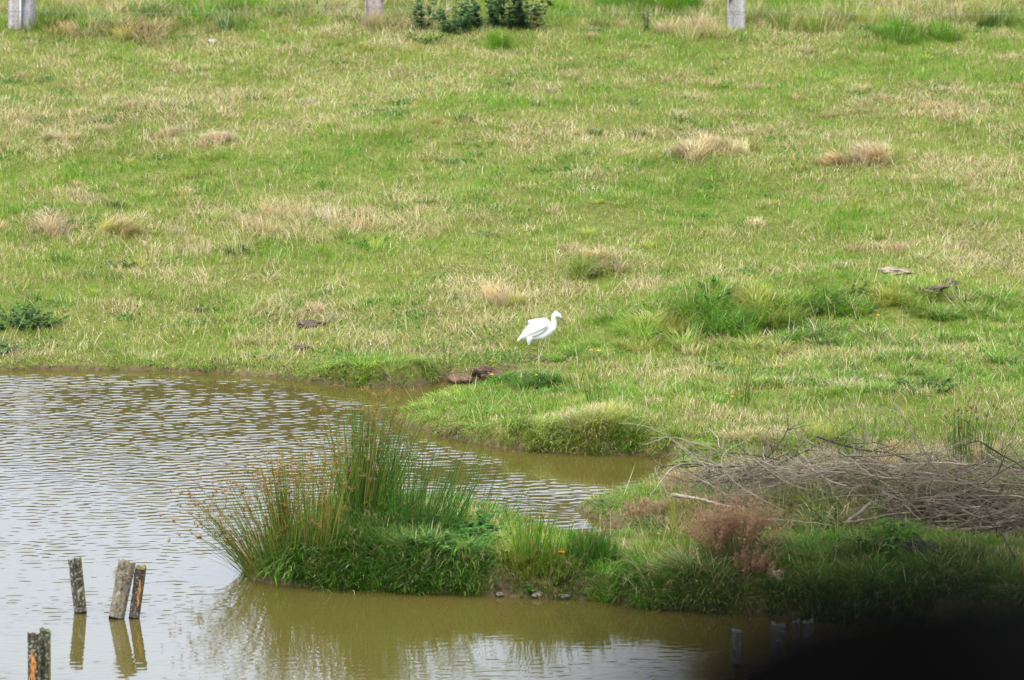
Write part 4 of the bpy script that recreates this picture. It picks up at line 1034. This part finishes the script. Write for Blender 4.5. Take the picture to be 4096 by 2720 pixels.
    for i in range(n1):
        f = i / (n1 - 1) * 7; j0 = min(6, int(f)); g_ = f - j0
        tx = np.array(top[j0]) * (1 - g_) + np.array(top[j0 + 1]) * g_; bx_ = np.array(bot[j0]) * (1 - g_) + np.array(bot[j0 + 1]) * g_
        for j in range(n2):
            s_ = j / (n2 - 1); q = tx * (1 - s_) + bx_ * s_
            fade = 1 - (i / (n1 - 1))**2 * .78
            bul = (.056 * math.sin(math.pi * (.16 + .63 * s_))**.8) * fade + .004 * math.sin(i * .0 + s_ * 22) * fade * (s_ > .45)
            if s_ == 1: bul -= .001
            U.append(p + W(q[0], q[1], 0) + np.array([0, -bul - .003, 0]))
    U = np.array(U); nU = len(U); back = U + np.array([0, .03, 0])
    ii = np.arange(nU).reshape(n1, n2); Q = [np.stack([ii[:-1, :-1], ii[:-1, 1:], ii[1:, 1:], ii[1:, :-1]], -1).reshape(-1, 4)]
    Q.append(Q[0][:, ::-1] + nU)
    edge = list(ii[:, 0]) + list(ii[-1, 1:]) + list(ii[::-1, -1][1:]) + list(ii[0, ::-1][1:-1])
    Q.append(np.array([(edge[i], edge[(i + 1) % len(edge)], edge[(i + 1) % len(edge)] + nU, edge[i] + nU) for i in range(len(edge))]))
    mesh_obj('wing', np.concatenate([U, back]), np.concatenate(Q), None, np.broadcast_to((.70, .70, .71), (2 * nU, 3)), M_feather, parent=o, smooth=True)
    ec = p + W(1318, 368, -.0175 * 1.0 - 30 * k * .5)
    mesh_obj('eye', SV * .0042 + ec, None, SF, np.broadcast_to((.25, .22, .06), (len(SV), 3)), M_feather, parent=o, smooth=True)
egret()

# ------------------------------------------------------------------ far wood behind the meadow (seen mirrored in the pond)
wd = Acc()
n = 26000
X = rng.uniform(-70, 70, n); hmax = 16.0 - 2.6 * sstep(-X, 6, 14) + 2.2 * fbm(X, X * 0, 9, 81, 3) + 1.3 * fbm(X, X * 0 + 3, 2.5, 83, 2)
Zr = rng.random(n)**.6; Y = 150 + rng.normal(0, 3, n) * (1.2 - Zr); Z = 3 + hmax * Zr
a = 6.28 * rng.random(n); s = rng.uniform(.3, .8, n); tlt = rng.uniform(-1, 1, n)
e1 = np.stack([np.cos(a), np.sin(a), tlt], 1) * s[:, None]; e2 = np.stack([-np.sin(a) * tlt, np.cos(a) * tlt, np.ones(n)], 1) * s[:, None]
c0 = np.stack([X, Y, Z], 1)
V = np.stack([c0 - e1, c0 - e2 * .6, c0 + e1, c0 + e2], 1).reshape(-1, 3)
wd.add(V, np.arange(n * 4).reshape(-1, 4), None, np.repeat(pick(np.array([(.07, .075, .03), (.05, .06, .025), (.10, .09, .05)]), n), 4, 0))
tag(wd.build('distant_wood', M_leaf), 'dark wood beyond the meadow, mirrored in the pond', 'wood', None, 'stuff')

# ------------------------------------------------------------------ tarred post right beside the camera, out of focus
def near_post():
    c = np.array([.0745, .90, 0]); g = float(zt(c[0], c[1])); r = .0705; b_ = .0610; zc = CH - .90 * .2581 - .001
    V = []; C = []; n1 = 64; prof = [(r * 1.02, g - .3), (r * 1.01, g + .3), (r, zc)]
    for t_ in np.linspace(.03, 1, 30): prof.append((r * max(0, math.cos(t_ * math.pi / 2))**.77 + .0003, zc + b_ * math.sin(t_ * math.pi / 2)**.77))
    for (rr, z) in prof:
        for j in range(n1):
            a = 2 * math.pi * j / n1; q = 1 + .02 * math.sin(5 * a + 1) + .015 * math.sin(9 * a)
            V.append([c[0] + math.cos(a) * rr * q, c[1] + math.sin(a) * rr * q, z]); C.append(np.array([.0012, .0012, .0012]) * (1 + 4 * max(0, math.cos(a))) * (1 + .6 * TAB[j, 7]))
    ii = np.arange(len(prof) * n1).reshape(len(prof), n1)
    Q = np.stack([ii[:-1], np.roll(ii[:-1], -1, 1), np.roll(ii[1:], -1, 1), ii[1:]], -1).reshape(-1, 4)
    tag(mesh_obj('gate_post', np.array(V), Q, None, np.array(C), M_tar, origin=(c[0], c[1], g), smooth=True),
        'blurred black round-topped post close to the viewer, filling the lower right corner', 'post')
near_post()
